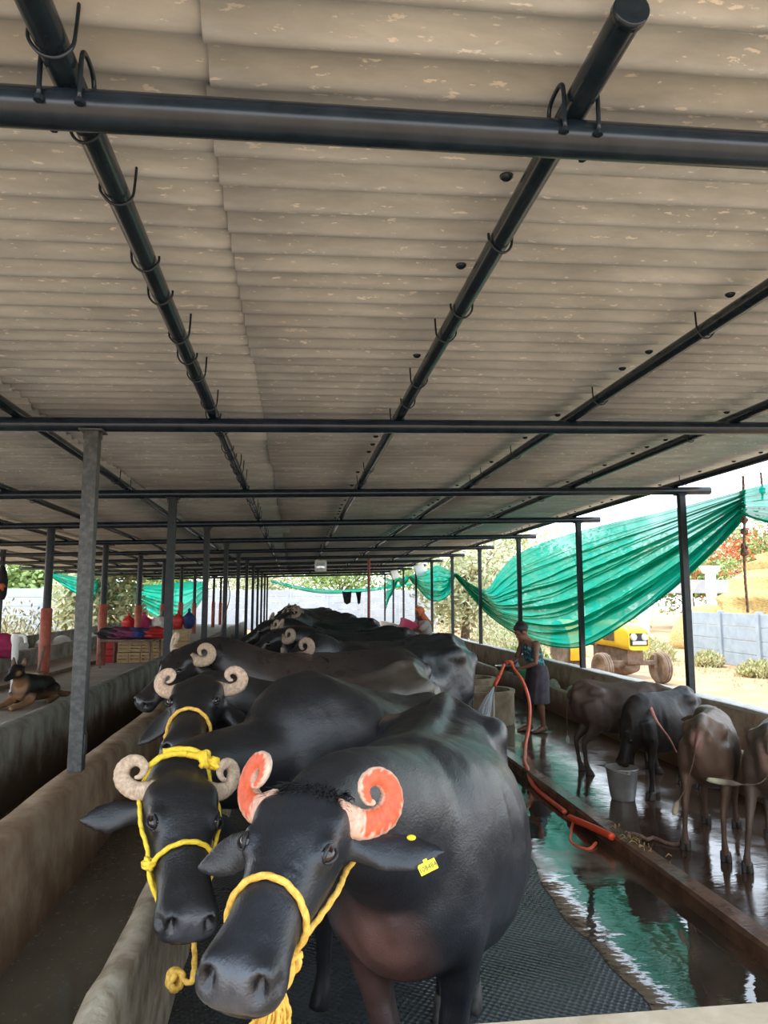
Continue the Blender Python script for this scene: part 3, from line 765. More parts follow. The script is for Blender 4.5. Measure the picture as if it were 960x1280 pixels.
PW = ['along the far left eave', 'second from the left eave', 'third from the left eave', 'fourth from the left eave', 'fifth from the left eave', 'just left of the trough wall posts', 'above the feed trough, running off at top left', 'with its capped round end showing at top right', 'crossing the upper right photo edge', 'next to the one along the right eave', 'along the right eave above the green net']
for i, x in enumerate(PX):
    z = roofz(x) + .046 + .030; y0 = 1.30 if i == 7 else .78
    t = thing('purlin', 'steel purlin pipe, %s' % PW[i], 'purlin', (x, 0, z), 0, 'purlins along the shed')
    bm = bmesh.new(); pipe(bm, (0, y0, 0), (0, YE + .5, 0), .036, 16); obj('pipe', bm, M['steel'], t, True, .7)
    if i == 7:
        bm = bmesh.new(); lathe(bm, [(.036, 0), (.040, .001), (.040, .022), (.036, .022)], 20, V((0, y0 - .012, 0)), Matrix.Rotation(-PI / 2, 4, 'X')); obj('end_cap', bm, M['steel'], t)
    rr = random.Random(40 + i); n = 0
    if 3 <= i:
        y = 1.02 + rr.uniform(0, .2)
        while y < (22 if i > 5 else 16) and n < 48:
            if i == 6 or (rr.random() < .35 and y < 9): kind = 'h'
            else: kind = 'b'
            if y < 1.5 and i == 7: y += .3; continue
            if kind == 'h':
                if HOOKM is None: h = obj('hook_bolt', hook_bm(), M['steel'], t); HOOKM = h.data
                else: h = link(bpy.data.objects.new('hook_bolt', HOOKM), t)
                h.location = (0, y, 0); h.rotation_euler = (0, 0, rr.uniform(-.3, .3) + (PI if rr.random() < .5 else 0))
            else:
                h = obj('bolt', boltcap_bm(), M['steel'], t) if 'BC' not in globals() else link(bpy.data.objects.new('bolt', BC), t)
                globals()['BC'] = h.data; h.location = (-.05 - rr.random() * .02, y, .040 + rr.uniform(-.004, .006))
            y += .146 * rr.choice((2, 2, 3, 4) if y < 6 else (2, 3, 3, 4)); n += 1
# U-bolts that tie the purlins to the nearest beam
for i in (6, 7):
    x = PX[i]; t = thing('u_bolt', 'black U-bolt clamping the %s purlin onto the nearest cross beam' % ('left' if i == 6 else 'capped right'), 'bolt', (x, YB, roofz(x)), 0, 'U-bolts on the nearest beam')
    for s in (-1, 1):
        bm = bmesh.new(); sweep(bm, crom([V((s * .044, .052, -.01)), V((s * .044, .052, .09)), V((s * .044, .03, .122)), V((s * .044, -.03, .122)), V((s * .044, -.052, .09)), V((s * .044, -.052, -.01))], 4), .006, 8)
        o = obj('rod', bm, M['steel'], t)
        bm = bmesh.new()
        for q in (-1, 1):
            bm = bmesh.new(); lathe(bm, [(.0, -.012), (.011, -.012), (.011, .0), (.0, .0)], 6, V((s * .044, q * .052, -.008)))
            obj('nut', bm, M['steel'], o, False)
def post(name, label, x, y, z0, z1, w, m, group, plate=True, d=None, upper=None, zs=None):
    t = thing(name, label, 'post', (x, y, z0), 0, group); d = d or w
    bm = bmesh.new()
    if upper is None: box(bm, (-w / 2, -d / 2, 0), (w / 2, d / 2, z1 - z0), .006); obj('shaft', bm, m, t, False)
    else:
        lathe(bm, [(w / 2, 0), (w / 2, zs - z0), (w / 2 * .8, zs - z0 + .02)], 16); obj('lower_sleeve', bm, m, t, True, .8)
        bm = bmesh.new(); lathe(bm, [(w * .36, zs - z0 - .03), (w * .36, z1 - z0)], 14); obj('shaft', bm, upper, t, True, .8)
    if plate:
        bm = bmesh.new(); box(bm, (-w * .85, -d * .85, z1 - z0 - .012), (w * .85, d * .85, z1 - z0), .002)
        if w < .12:
            for s in (-1, 1):
                box(bm, (s * w * .5 - .004 + s * .012, -.004, z1 - z0 - .06), (s * w * .5 + .004 + s * .012, .004, z1 - z0 - .01))
        obj('top_plate', bm, m if upper is None else upper, t, False)
    return t
for k in range(1, 12):
    y = YB + SP * k
    w = .085 if k == 1 else .08
    t = post('steel_post', 'square dark steel post on the trough back wall, %s' % ('nearest the camera' if k == 1 else ORD[k - 1] + ' from the camera'), XL, y, .82, roofz(XL) - .04, w, M['steel_worn'] if k == 1 else M['post'], 'posts on the trough wall')
    if k == 1:
        bm = bmesh.new(); box(bm, (.0425, -.025, .10), (.050, .03, .22), .002); obj('patch_plate', bm, M['steel_worn'], t, False)
for k in range(2, 12):
    y = YB + SP * k
    post('steel_post', 'dark post on the right outer wall, %s' % ('nearest the camera, right of the tractor' if k == 2 else '%s from the camera' % ORD[k - 2]), XR, y, .80, roofz(XR) - .04, .075, M['post'], 'posts on the right wall')
for k in range(3, 12):
    y = YB + SP * k
    post('round_post', 'half-red round post on the left platform, %s from the camera' % ORD[k - 3], -3.5, y, .66, roofz(-3.5) - .04, .155, M['red_paint'], 'half-red posts on the platform', True, None, M['post'], 1.72 + .03 * math.sin(k * 2))
for k in range(4):
    y = 14.7 + 6.1 * k
    post('thin_post', 'thin dark post by the far left trough of white sacks, %s from the camera' % ORD[k], -5.64, y, 1.08, roofz(-5.6) - .04, .07, M['post'], 'posts at the left eave')
# ---- second buffalo: bare curled horns, bright rope on the poll, looking straight out
B2, HM2, W2, tc2 = make_bovine('water_buffalo', 'black water buffalo left of the front one, bright yellow rope tied across its poll', 'buffalo', (1.02, 4.36), (-.76, -.65), ((-.378, 2.674, 1.262), (.197, -.765, -.613), (.315, -.543, .778)), hs=1.,
    group='tethered water buffaloes', voxel=.013, S=1.03, fat=1.05, rump=.16, withers=.09, neck=(.34, -.12, .80), feet={}, ears={'l': (V((.25, .7, -.5)), V((.5, .5, .7)), .24), 'r': (V((.0, 1., -.25)), V((.4, .0, 1.)), .23)}, base=(.015, .015, .016), seed=11, hoofs=(),
    patches=[((.9, .3, 1.0), (.5, .3, .4), (.042, .036, .032), .5)], horn_kw=dict(splay=.45, s=.67, tint=(.50, .37, .26)))
bm = bmesh.new(); rope(bm, noseband(HM2, .30, .34, off=.011), .0080, 4, True); ha = obj('halter', bm, M['rope_bright'], B2); tag(ha, 'bright yellow rope halter')
for s in (1, -1):
    sd = 1 if s > 0 else -1; g = (lambda x, d, o: headpt(HM2, x, d if sd > 0 else 180 - d, o))
    bm = bmesh.new(); rope(bm, [g(.305, 8, .016), g(.25, 12, .014), g(.18, 15, .022), g(.10, 15, .018), HM2 @ V((.03, sd * .13, -.10)), HM2 @ V((-.04, sd * .10, -.03))], .0072, 5); obj('cheek_rope', bm, M['rope_bright'], ha)
    bm = bmesh.new(); knot(bm, g(.31, 10, .018), .019, 3 + s); obj('knot', bm, M['rope_bright'], ha)
    bm = bmesh.new(); rope(bm, [g(.31, 5, .016), g(.35, -10, .014), g(.40, -40, .012)], .0072, 5); obj('jaw_rope', bm, M['rope_bright'], ha)
bm = bmesh.new()
P = [HM2 @ V((-.01, -.125, -.02)), HM2 @ V((-.045, -.07, .002)), HM2 @ V((-.055, 0, .008)), HM2 @ V((-.045, .06, .004)), HM2 @ V((-.01, .115, -.005))]
rope(bm, P, .0105, 6); rope(bm, [p + HM2.to_3x3() @ V((-.017, 0, .004)) for p in P[1:]], .0105, 6); rope(bm, [p + HM2.to_3x3() @ V((.012, .01, .010)) for p in P[2:]], .010, 6)
obj('poll_rope', bm, M['rope_bright'], ha)
bm = bmesh.new(); knot(bm, HM2 @ V((-.03, .075, .012)), .024, 9); knot(bm, HM2 @ V((-.02, .11, .004)), .018, 10); obj('knot', bm, M['rope_bright'], ha)
W2i = W2.inverted(); st = headpt(HM2, .40, -70, .02)
ring = W2i @ V((-.345, 2.42, .685))
bm = bmesh.new(); rope(bm, [st, st + W2i.to_3x3() @ V((.03, .02, -.12)), W2i @ V((-.29, 2.38, .70)), ring + W2i.to_3x3() @ V((.02, .0, .0))], .0085, 7); obj('tether', bm, M['rope'], ha)
bm = bmesh.new(); knot(bm, ring, .026, 12); obj('tether_knot', bm, M['rope'], ha)

# ---- third buffalo: head held high over the trough, thin halter
B3, HM3, W3, tc3 = make_bovine('water_buffalo', 'dark brown-backed water buffalo with head raised by the trough post and yellow noseband', 'buffalo', (.93, 5.16), (-.71, -.70), ((-.46, 3.728, 1.479), (-.043, -.906, -.421), (-.048, -.419, .907)), hs=1.,
    group='tethered water buffaloes', voxel=.014, S=1.0, fat=.95, rump=-.02, ears={'l': (V((.3, .7, -.5)), V((.5, .5, .7)), .24), 'r': (V((.55, .75, -.55)), V((.4, .0, 1.)), .27)}, bony=.9, soft=14, base=(.015, .014, .014), seed=21, hoofs=(),
    patches=[((.25, 0, 1.25), (.8, .7, .6), (.075, .060, .046), .9), ((1.0, 0, 1.25), (.6, .6, .5), (.045, .033, .026), .8)], horn_kw=dict(splay=.35, s=.70, tint=(.56, .40, .29)))
bm = bmesh.new(); rope(bm, noseband(HM3, .31, .38, off=.011), .0085, 4, True); ha = obj('halter', bm, M['rope'], B3); tag(ha, 'thin yellow noseband')
bm = bmesh.new(); knot(bm, headpt(HM3, .335, 195, .016), .02, 5); obj('knot', bm, M['rope'], ha)
bm = bmesh.new(); rope(bm, [headpt(HM3, .335, 195, .014), headpt(HM3, .37, 215, .014), headpt(HM3, .42, 225, .012)], .0075, 5); obj('jaw_rope', bm, M['rope'], ha)

# ---- fourth: dark head in profile over the trough
B4, HM4, W4, tc4 = make_bovine('water_buffalo', 'brown-black water buffalo turning its head sideways over the trough, behind the noseband one', 'buffalo', (1.12, 6.42), (-.90, -.44), ((-.80, 5.66, 1.50), (-.58, -.42, -.66), (-.40, -.65, .70)), hs=1.,
    group='tethered water buffaloes', voxel=.016, S=1.04, fat=1.05, base=(.021, .018, .018), seed=31, hoofs=(), material='coat_wet',
    patches=[((1.2, 0, 1.2), (.7, .6, .6), (.055, .040, .032), .8)], horn_kw=dict(splay=.4, s=.85, tint=(.48, .36, .25)))
# ---- the rest of the row, from three body types, each at its own stall
PROTO = []
for i, (hd, S, fat, mt, bs) in enumerate([(((1.90, .10, 1.42), (.55, .25, -.80), (.80, -.1, .55)), 1.06, 1.05, 'coat_wet', (.014, .015, .017)),
                                          (((1.95, -.15, 1.58), (.80, -.35, -.50), (.48, .1, .85)), 1.04, 1.0, 'coat_wet', (.015, .014, .015)),
                                          (((1.92, .02, 1.66), (.90, .10, -.40), (.40, 0, .90)), 1.08, 1.1, 'coat', (.017, .018, .020))]):
    t, h_, w_, c_ = make_bovine('water_buffalo', 'x', 'buffalo', (0, 0), (1, 0), hd, S=S, fat=fat, head_local=True, group='tethered water buffaloes', voxel=.018, bony=.9, soft=12, base=bs, seed=50 + i, hoofs=(), lid=False, material=mt, it=3, horn_kw=dict(splay=.4, s=.75, tint=(.30, .23, .17)))
    PROTO.append(t)
rr = random.Random(17); y = 7.08
for k in range(23):
    src = PROTO[(k * 2 + (k // 3)) % 3] if k > 2 else PROTO[k % 2]
    t = src if (k < 1 or (k == 1)) and False else dup(src)
    ang = math.pi + rr.uniform(.34, .62)
    x = 1.60 + rr.uniform(-.08, .14)
    s = 1. + rr.uniform(-.03, .05)
    t.location = (x, y, -.045); t.rotation_euler = (0, 0, ang); t.scale = (s, s, s)
    t['label'] = 'black water buffalo tied along the trough, %s animal in the row from the camera' % ORD[k + 4]
    y += rr.uniform(1.05, 1.32)
def wipe(o):
    for ch in list(o.children): wipe(ch)
    bpy.data.objects.remove(o)
for p in PROTO: wipe(p)

# ---- calves in the wet alley
CK = dict(horns=False, cat='calf', group='buffalo calves in the alley', material='coat_calf', voxel=.010, S=.66, hs=.68, fat=.76, leg=.90, it=4, bony=.8, soft=8)
def calf(label, xy, hdg, head, **kw):
    k = dict(CK); k.update(kw); f = .967; xy = (xy[0] * f, xy[1] * f); h0 = head[0]; head = ((h0[0] * f, h0[1] * f, 1.85 + (h0[2] - 1.85) * f), head[1], head[2])
    return make_bovine('buffalo_calf', label, k.pop('cat'), xy, hdg, head, z0=.09, **k)
ce = {'l': (V((.0, 1., -.35)), V((.5, .0, 1.)), .25), 'r': (V((.0, 1., -.35)), V((.5, .0, 1.)), .25)}
CA = calf('dark brown buffalo calf standing sideways behind the steel bucket, rump to the left', (2.98, 7.52), (1., -.03), ((4.02, 7.42, .92), (.75, -.25, -.6), (.6, -.1, .8)), base=(.070, .042, .029), seed=61, ears=ce, belly=-.03,
    tail=[(-.02, 0, 1.25), (-.07, .02, 1.14), (-.085, .03, .95), (-.08, .04, .70), (-.075, .05, .52), (-.07, .05, .42)], patches=[((-.05, .03, .33), (.07, .07, .09), (.5, .48, .44), .9)])
CB = calf('black buffalo calf lowering its head to the steel bucket, faded red strap on its neck', (4.02, 6.93), (-.90, -.43), ((3.13, 6.53, .70), (-.38, -.10, -.92), (-.85, -.25, .36)), base=(.022, .016, .013), seed=62, ears={'l': (V((.1, .8, -.5)), V((.5, .3, .7)), .22), 'r': (V((.1, .8, -.5)), V((.5, .3, .7)), .22)},
    patches=[((1.3, 0, .45), (.28, .3, .3), (.060, .042, .032), .9)], muzzle=(.08, .06, .05))
CC = calf('brown buffalo calf seen from behind with knobbly hips, left of the tail-swishing one', (2.93, 4.98), (.62, .78), ((3.62, 6.06, .93), (.75, .55, -.35), (.2, .2, .95)), base=(.13, .076, .048), seed=63, ears=ce,
    feet={'hl': (.0, .07), 'hr': (-.16, -.02), 'fl': (.0, 0), 'fr': (.0, 0)}, rump=-.03, patches=[((-.02, .02, .78), (.09, .05, .11), (.30, .15, .12), .85), ((.1, 0, .92), (.15, .05, .08), (.20, .17, .15), .6), ((-.10, .19, .30), (.06, .06, .12), (.55, .45, .30), .9)],
    tail=[(-.02, 0, 1.25), (-.08, .03, 1.13), (-.10, .08, .95), (-.11, .16, .70), (-.14, .24, .55), (-.15, .28, .42)])
CD = calf('grey-brown buffalo calf at the right edge swishing its pale-tipped tail sideways', (3.18, 4.58), (.64, .77), ((3.92, 5.50, .92), (.7, .6, -.3), (.2, .2, .95)), base=(.105, .070, .049), seed=64, ears=ce,
    feet={'hl': (-.14, .10), 'hr': (.0, .0), 'fl': (0, 0), 'fr': (0, 0)}, rump=-.03, patches=[((-.02, .02, .72), (.09, .05, .09), (.34, .19, .15), .85), ((.1, -.05, .92), (.16, .09, .08), (.22, .22, .23), .6), ((-.14, .36, .585), (.08, .13, .05), (.62, .55, .38), .95)],
    tail=[(-.02, 0, 1.25), (-.08, 0, 1.15), (-.11, .01, 1.0), (-.16, .10, .90), (-.2, .30, .88), (-.2, .56, .89)])
for C, ps, lb in ((CB, [V((3.22, 6.28, .90)), V((3.18, 6.10, .80)), V((3.25, 6.02, .66)), V((3.30, 6.0, .54))], 'faded red strap'),):
    t, h_, w_, c_ = C; wi = w_.inverted(); bm = bmesh.new(); P = crom([wi @ p for p in ps], 6)
    limb(bm, [(p, .016, .007) for p in P], 8); tag(obj('strap', bm, M['rope_red'], t), lb)
# ------------------------------------------------------------------ shade nets
def interp(T, u):
    """T: list of (x, y, z) control points; catmull by arc index"""
    n = len(T) - 1; f = min(max(u, 0), .99999) * n; i = int(f); t = f - i
    g = lambda k: V(T[min(max(k, 0), n)])
    a, b, c, d = g(i - 1), g(i), g(i + 1), g(i + 2)
    return .5 * ((2 * b) + (c - a) * t + (2 * a - 5 * b + 4 * c - d) * t * t + (3 * b - a - 3 * c + d) * t ** 3)
def net(name, label, T, B, out, nu=120, nv=60, folds=7, amp=.07, seed=0, group='green shade nets', bunch=1.):
    rr = random.Random(seed); bm = bmesh.new(); G = []; out = V(out)
    ph = [rr.uniform(0, 6.28) for _ in range(8)]
    for i in range(nu + 1):
        u = i / nu; a = interp(T, u); b = interp(B, u); row = []; h = (a - b).length
        for j in range(nv + 1):
            v = j / nv
            # gathers run along the sag: rows crowd together in pleats
            w = v + .012 * math.sin(9 * u + ph[0]) * v * (1 - v) * 4
            f1 = math.sin(2 * PI * folds * w + 1.3 * math.sin(2.2 * u * PI + ph[1]) + ph[2]); f2 = math.sin(2 * PI * folds * 2.3 * w + 2.1 * math.sin(1.6 * u * PI + ph[3]) + ph[4])
            f1 = .55 * f1 + .6 * math.sin(2 * PI * folds * .43 * w + 2.3 * math.sin(1.1 * u * PI + ph[6]) + ph[7]); f2 = f2 + .5 * math.sin(2 * PI * folds * 3.9 * w + 2.6 * math.sin(2.7 * u * PI + ph[0]))
            k = amp * (.35 + .9 * v) * min(1, h / .5 + .25)
            vv = min(1., max(0., v + bunch * (.030 * f1 + .012 * f2) * (1 - abs(2 * v - 1) ** 3) * (.4 + v)))
            p = a.lerp(b, vv) + out * (k * (.7 * f1 + .4 * f2) + .10 * math.sin(PI * v) * math.sin(PI * u) + .02 * math.sin(11 * u + 5 * v + ph[5]))
            row.append(bm.verts.new(p))
        G.append(row)
    for i in range(nu):
        for j in range(nv): bm.faces.new((G[i][j], G[i + 1][j], G[i + 1][j + 1], G[i][j + 1]))
    # hem: the lower border is rolled into a thin cord
    sweep(bm, [G[i][-1].co.copy() for i in range(0, nu + 1, 2)], .012, 6)
    return tag(obj(name, bm, M['net'], None, True), label, 'net', group)
XN = 4.62
P_ = lambda L: [(XN, y, z) for y, z in L]
net('shade_net', 'large green shade net sagging between the right-hand posts in front of the tractor', P_([(6.75, 2.98), (8.4, 2.955), (10.2, 2.965), (12.0, 2.95), (13.6, 2.88), (14.8, 2.74), (15.8, 2.44), (16.9, 2.10), (18.5, 2.28), (20.28, 2.62)]),
    P_([(6.85, 2.74), (7.6, 2.32), (8.6, 1.86), (9.8, 1.44), (11.2, 1.10), (12.7, 1.02), (14.4, 1.13), (16.4, 1.46), (18.5, 2.05), (20.28, 2.56)]), (1, 0, 0), 190, 130, 11, .06, 1)
net('shade_net', 'green shade net hanging off the right edge of the photo from the knotted rope', P_([(6.85, 2.98), (5.8, 3.0), (4.6, 3.0), (3.2, 3.02)]), P_([(6.84, 2.74), (6.2, 2.52), (5.2, 2.15), (3.2, 2.3)]), (1, 0, 0), 60, 44, 5, .06, 2)
net('shade_net', 'small green shade net swag behind the woman in the orange scarf', P_([(20.3, 2.60), (21.6, 2.80), (23., 2.97), (25.5, 2.84), (28.6, 2.82)]), P_([(20.3, 2.54), (21.5, 2.05), (23., 1.80), (25.2, 1.98), (28.6, 2.74)]), (1, 0, 0), 80, 50, 7, .08, 3)
net('shade_net', 'far green shade net with two short scallops at the end of the right row', P_([(28.7, 2.86), (30.5, 2.78), (32.2, 2.90), (34., 2.80), (36., 2.92)]), P_([(28.7, 2.76), (30.4, 2.45), (32.2, 2.70), (34., 2.10), (36., 1.35)]), (1, 0, 0), 80, 30, 4, .06, 4)
net('shade_net', 'green shade net swag at the far left eave above the white sacks', [(-8.3, 25.4, 2.80), (-8.3, 29, 2.72), (-8.3, 33, 2.70), (-8.3, 37, 2.66)], [(-8.3, 25.5, 2.72), (-8.3, 28.5, 2.15), (-8.3, 32, 1.75), (-8.3, 37, 1.55)], (1, 0, 0), 60, 40, 5, .08, 5)
net('shade_net', 'green shade net stretched across the far end of the left bay behind the red bags', [(-8.1, 37.2, 2.55), (-6.8, 37.2, 2.62), (-5.6, 37.2, 2.74), (-4.45, 37.2, 2.80)], [(-8.1, 37.2, 1.9), (-6.8, 37.2, .9), (-5.6, 37.2, .6), (-4.6, 37.2, 1.9)], (0, 1, 0), 60, 40, 4, .10, 6)
net('shade_net', 'narrow green net strip drooping across the far open end of the shed', [(-1.2, 37., 2.86), (1.0, 37., 2.42), (3.2, 37., 2.40), (6.6, 37., 2.82)], [(-1.2, 37., 2.75), (1.0, 37., 2.22), (3.2, 37., 2.22), (6.6, 37., 2.68)], (0, 1, 0), 60, 10, 2, .03, 7)
bm = bmesh.new(); G = []
for i in range(9):
    for j in range(7):
        pass
for s, (xa, xb) in enumerate([(2.45, 2.95), (3.15, 3.45)]):
    net('hanging_cloth', 'small dark cloth hung on the far net strip, %s' % ('the wider one' if s == 0 else 'the narrower one on its right'), [(xa, 36.9, 2.28), ((xa + xb) / 2, 36.9, 2.25), (xb, 36.9, 2.28)], [(xa + .1, 36.9, 1.75), ((xa + xb) / 2, 36.9, 1.62), (xb - .05, 36.9, 1.72)], (0, 1, 0), 16, 10, 2, .03, 30 + s, 'dark cloths at the far end')
    o = bpy.data.objects[-1] if False else [q for q in COL.objects if q.name.startswith('hanging_cloth')][-1]; o.data.materials.clear(); o.data.materials.append(M['darkcloth']); o['category'] = 'cloth'
# ropes at the near knot
def hang(name, label, P, r, m, cat='rope', lumps=0, seed=0):
    rr = random.Random(seed); t = thing(name, label, cat, P[0]); o0 = V(P[0])
    bm = bmesh.new(); rope(bm, [V(p) - o0 for p in P], r, 6); obj('cord', bm, m, t)
    for k in range(lumps):
        bm = bmesh.new(); f = rr.uniform(.3, .85) * (len(P) - 1); i = int(f); q = V(P[i]).lerp(V(P[i + 1]), f - i) - o0; knot(bm, q, r * 2.2, seed + k); obj('knot', bm, m, t)
    return t
M['oldrope'] = noisy('old_brown_rope', (.14, .075, .05), (.30, .18, .13), 60, .9, .5, .004)
hang('hanging_rope', 'old brown rope with knots hanging where the green nets are tied up', [(4.66, 6.85, 3.14), (4.66, 6.86, 2.85), (4.64, 6.84, 2.72), (4.66, 6.9, 2.4), (4.68, 6.95, 2.1), (4.67, 6.92, 1.72)], .013, M['oldrope'], lumps=5, seed=3)
hang('hanging_rope', 'short thin rope hanging from the eave right of the knotted rope', [(4.70, 6.62, 3.14), (4.72, 6.64, 3.0), (4.70, 6.62, 2.86)], .010, M['oldrope'], lumps=2, seed=5)
hang('hanging_rope', 'thin cord tied to a trough post, hanging down to the fourth buffalo', [(XL + .05, YB + SP * 4, 2.2), (XL + .22, YB + SP * 3.5, 1.9), (XL + .25, YB + SP * 3.1, 1.55), (-.80, 8.1, 1.40), (-.6, 7.2, 1.38)], .008, M['oldrope'])

# ------------------------------------------------------------------ people
def figure(name, label, loc, rz, J, cloth, scale=1.):
    """J: joints in figure space (x forward, y left). One continuous body; hair and clothes are children"""
    t = thing(name, label, 'person', loc, rz); t.scale = (scale,) * 3; bm = bmesh.new()
    pel, chest, neck, head = V(J['pelvis']), V(J['chest']), V(J['neck']), V(J['head']); ha = J.get('nod', 0.)
    Yv = V((0, 1, 0)); up = (chest - pel).normalized(); fw = Yv.cross(up)
    loft(bm, [(pel - up * .10, Yv * .105, fw * .085), (pel - up * .02, Yv * .155, fw * .105), (pel + up * .08, Yv * .140, fw * .095), (pel.lerp(chest, .5), Yv * .135, fw * .088), (chest - up * .02, Yv * .160, fw * .102), (chest + up * .08, Yv * .165, fw * .088), (neck - up * .045, Yv * .095, fw * .065), (neck, Yv * .052, fw * .052)], 20)
    hq = Matrix.Rotation(ha, 3, 'Y')
    limb(bm, [(neck - up * .04, .052), (neck.lerp(head, .4), .048), (head + hq @ V((-.02, 0, -.03)), .05)], 12)
    ball(bm, head + hq @ V((-.012, 0, .02)), (.094, .076, .098), 18, hq); ball(bm, head + hq @ V((.030, 0, -.045)), (.060, .054, .068), 16, hq)
    limb(bm, [(head + hq @ V((.082, 0, .012)), .009), (head + hq @ V((.100, 0, -.022)), .014), (head + hq @ V((.086, 0, -.036)), .016, .010)], 8)
    ball(bm, head + hq @ V((.078, 0, -.066)), (.014, .024, .008), 10, hq); ball(bm, head + hq @ V((.066, 0, -.098)), (.02, .026, .018), 10, hq)
    for s in (-1, 1):
        ball(bm, head + hq @ V((-.005, s * .078, -.01)), (.022, .010, .032), 10, hq)
        ball(bm, head + hq @ V((.070, s * .030, .022)), (.014, .022, .010), 10, hq)
    for s, k in ((1, 'l'), (-1, 'r')):
        sh, el, wr = V(J['sh' + k]), V(J['el' + k]), V(J['wr' + k])
        ball(bm, sh, (.058, .055, .055), 12)
        limb(bm, [(sh, .050), (sh.lerp(el, .35), .044), (sh.lerp(el, .8), .036), (el, .036), (el.lerp(wr, .3), .036), (el.lerp(wr, .8), .026), (wr, .024)], 12)
        d = (V(J.get('hd' + k, wr + (wr - el).normalized() * .1)) - wr).normalized(); n = d.cross(Yv).normalized() if abs(d.y) < .9 else V((0, 0, 1)); sd = d.cross(n).normalized()
        limb(bm, [(wr, .022, .016), (wr + d * .035, .034, .016), (wr + d * .075, .036, .014)], 10, ref=n)
        pal = V(J.get('curl' + k, n))
        for q, ln in zip((-1.5, -.5, .5, 1.5), (.058, .070, .068, .055)):      # four fingers curled round what is held
            b = wr + d * .072 + sd * q * .017; limb(bm, [(b, .0095), (b + d * ln * .45 + pal * ln * .12, .009), (b + d * ln * .62 + pal * ln * .5, .0085), (b + d * ln * .35 + pal * ln * .75, .0075)], 7)
        b = wr + d * .025 + sd * .03; limb(bm, [(b, .012), (b + d * .03 + sd * .022 + pal * .015, .011), (b + d * .052 + sd * .014 + pal * .035, .009)], 7)
        hp, kn, an = V(J['hp' + k]), V(J['kn' + k]), V(J['an' + k]); tf = V(J['toe' + k])
        limb(bm, [(hp, .088), (hp.lerp(kn, .4), .075), (hp.lerp(kn, .85), .054), (kn, .052), (kn.lerp(an, .3), .054), (kn.lerp(an, .7), .036), (an, .033)], 14, ref=V((1, 0, 0)))
        ft = (tf - an); ft.z = 0; ft.normalize(); sy = V((-ft.y, ft.x, 0))
        z0 = 0.
        loft(bm, [(V((an.x, an.y, .042)) - ft * .055, sy * .026, V((0, 0, .030))), (V((an.x, an.y, .048)) - ft * .02, sy * .034, V((0, 0, .046))), (V((an.x, an.y, .040)) + ft * .04, sy * .036, V((0, 0, .040))), (V((an.x, an.y, .026)) + ft * .10, sy * .042, V((0, 0, .026))), (V((an.x, an.y, .016)) + ft * .155, sy * .042, V((0, 0, .016))), (V((an.x, an.y, .012)) + ft * .18, sy * .03, V((0, 0, .011)))], 14)
        for q in range(5):
            b = V((an.x, an.y, .012)) + ft * (.155 - .006 * abs(q - 1.)) + sy * s * -(.030 - .015 * q); limb(bm, [(b, .011), (b + ft * .03, .010)], 7)
    me = fuse(bm, .0085, 4); obj('body', me, M['skin'], t)
    for s in (-1, 1):
        bm = bmesh.new(); ball(bm, head + hq @ V((.076, s * .030, .010)), (.009, .011, .007), 10, hq); obj('eye', bm, M['eye'], t)
    return t, pel, chest, neck, head, hq, up, fw, Yv
zA = .09
boy = figure('person', 'barefoot young person in printed vest and dark wrap cloth bending over an orange hose', (3.27, 9.55, zA), math.atan2(-.22, -.97),
    dict(pelvis=(-.04, 0, .79), chest=(.045, 0, 1.08), neck=(.12, 0, 1.235), head=(.205, 0, 1.325), nod=.55, shl=(.08, .175, 1.165), ell=(.13, .235, .93), wrl=(.28, .10, .85), shr=(.08, -.175, 1.165), elr=(.16, -.22, .94), wrr=(.36, -.07, .90),
         hdl=(.37, .05, .83), hdr=(.45, -.02, .89), hpl=(-.04, .085, .77), knl=(.0, .10, .43), anl=(-.05, .095, .07), toel=(.1, .11, 0), hpr=(-.04, -.085, .77), knr=(.03, -.09, .43), anr=(.06, -.09, .07), toer=(.25, -.10, 0)), None, 1.0)
t, pel, chest, neck, head, hq, up, fw, Yv = boy
bm = bmesh.new(); loft(bm, [(pel - up * .04, Yv * .172, fw * .122), (pel + up * .08, Yv * .155, fw * .110), (pel.lerp(chest, .55), Yv * .150, fw * .104), (chest, Yv * .172, fw * .118), (chest + up * .06, Yv * .150, fw * .108), (chest + up * .105, Yv * .115, fw * .085)], 24, cap=False); obj('vest', bm, M['vest'], t)
bm = bmesh.new(); R = []
for z, a, b, x in ((.88, .158, .115, -.02), (.80, .172, .128, -.035), (.70, .178, .140, -.03), (.58, .178, .148, -.015), (.46, .182, .156, -.005), (.38, .186, .160, 0)): R.append((V((x, 0, z)), V((0, a, 0)), V((b, 0, 0)), 2.4))
L = loft(bm, R, 40, cap=False)
for k, row in enumerate(L):
    for i, v in enumerate(row): v.co += (v.co - R[k][0]).normalized() * .012 * k / 5 * math.sin(i * 1.7)
obj('wrap_cloth', bm, M['lungi'], t)
bm = bmesh.new(); ball(bm, head + hq @ V((-.022, 0, .040)), (.104, .086, .094), 20, hq)
for v in bm.verts:
    q = hq.inverted() @ (v.co - head); f = 1 + .05 * math.sin(60 * q.x + 3 * math.sin(50 * q.y)) 
    if q.x > .035 and q.z < .065: q.x = .035 + (q.x - .035) * .3
    if q.z < -.03: q.z = -.03 + (q.z + .03) * .3
    v.co = head + hq @ (q * f)
obj('hair', bm, M['hair'], t)
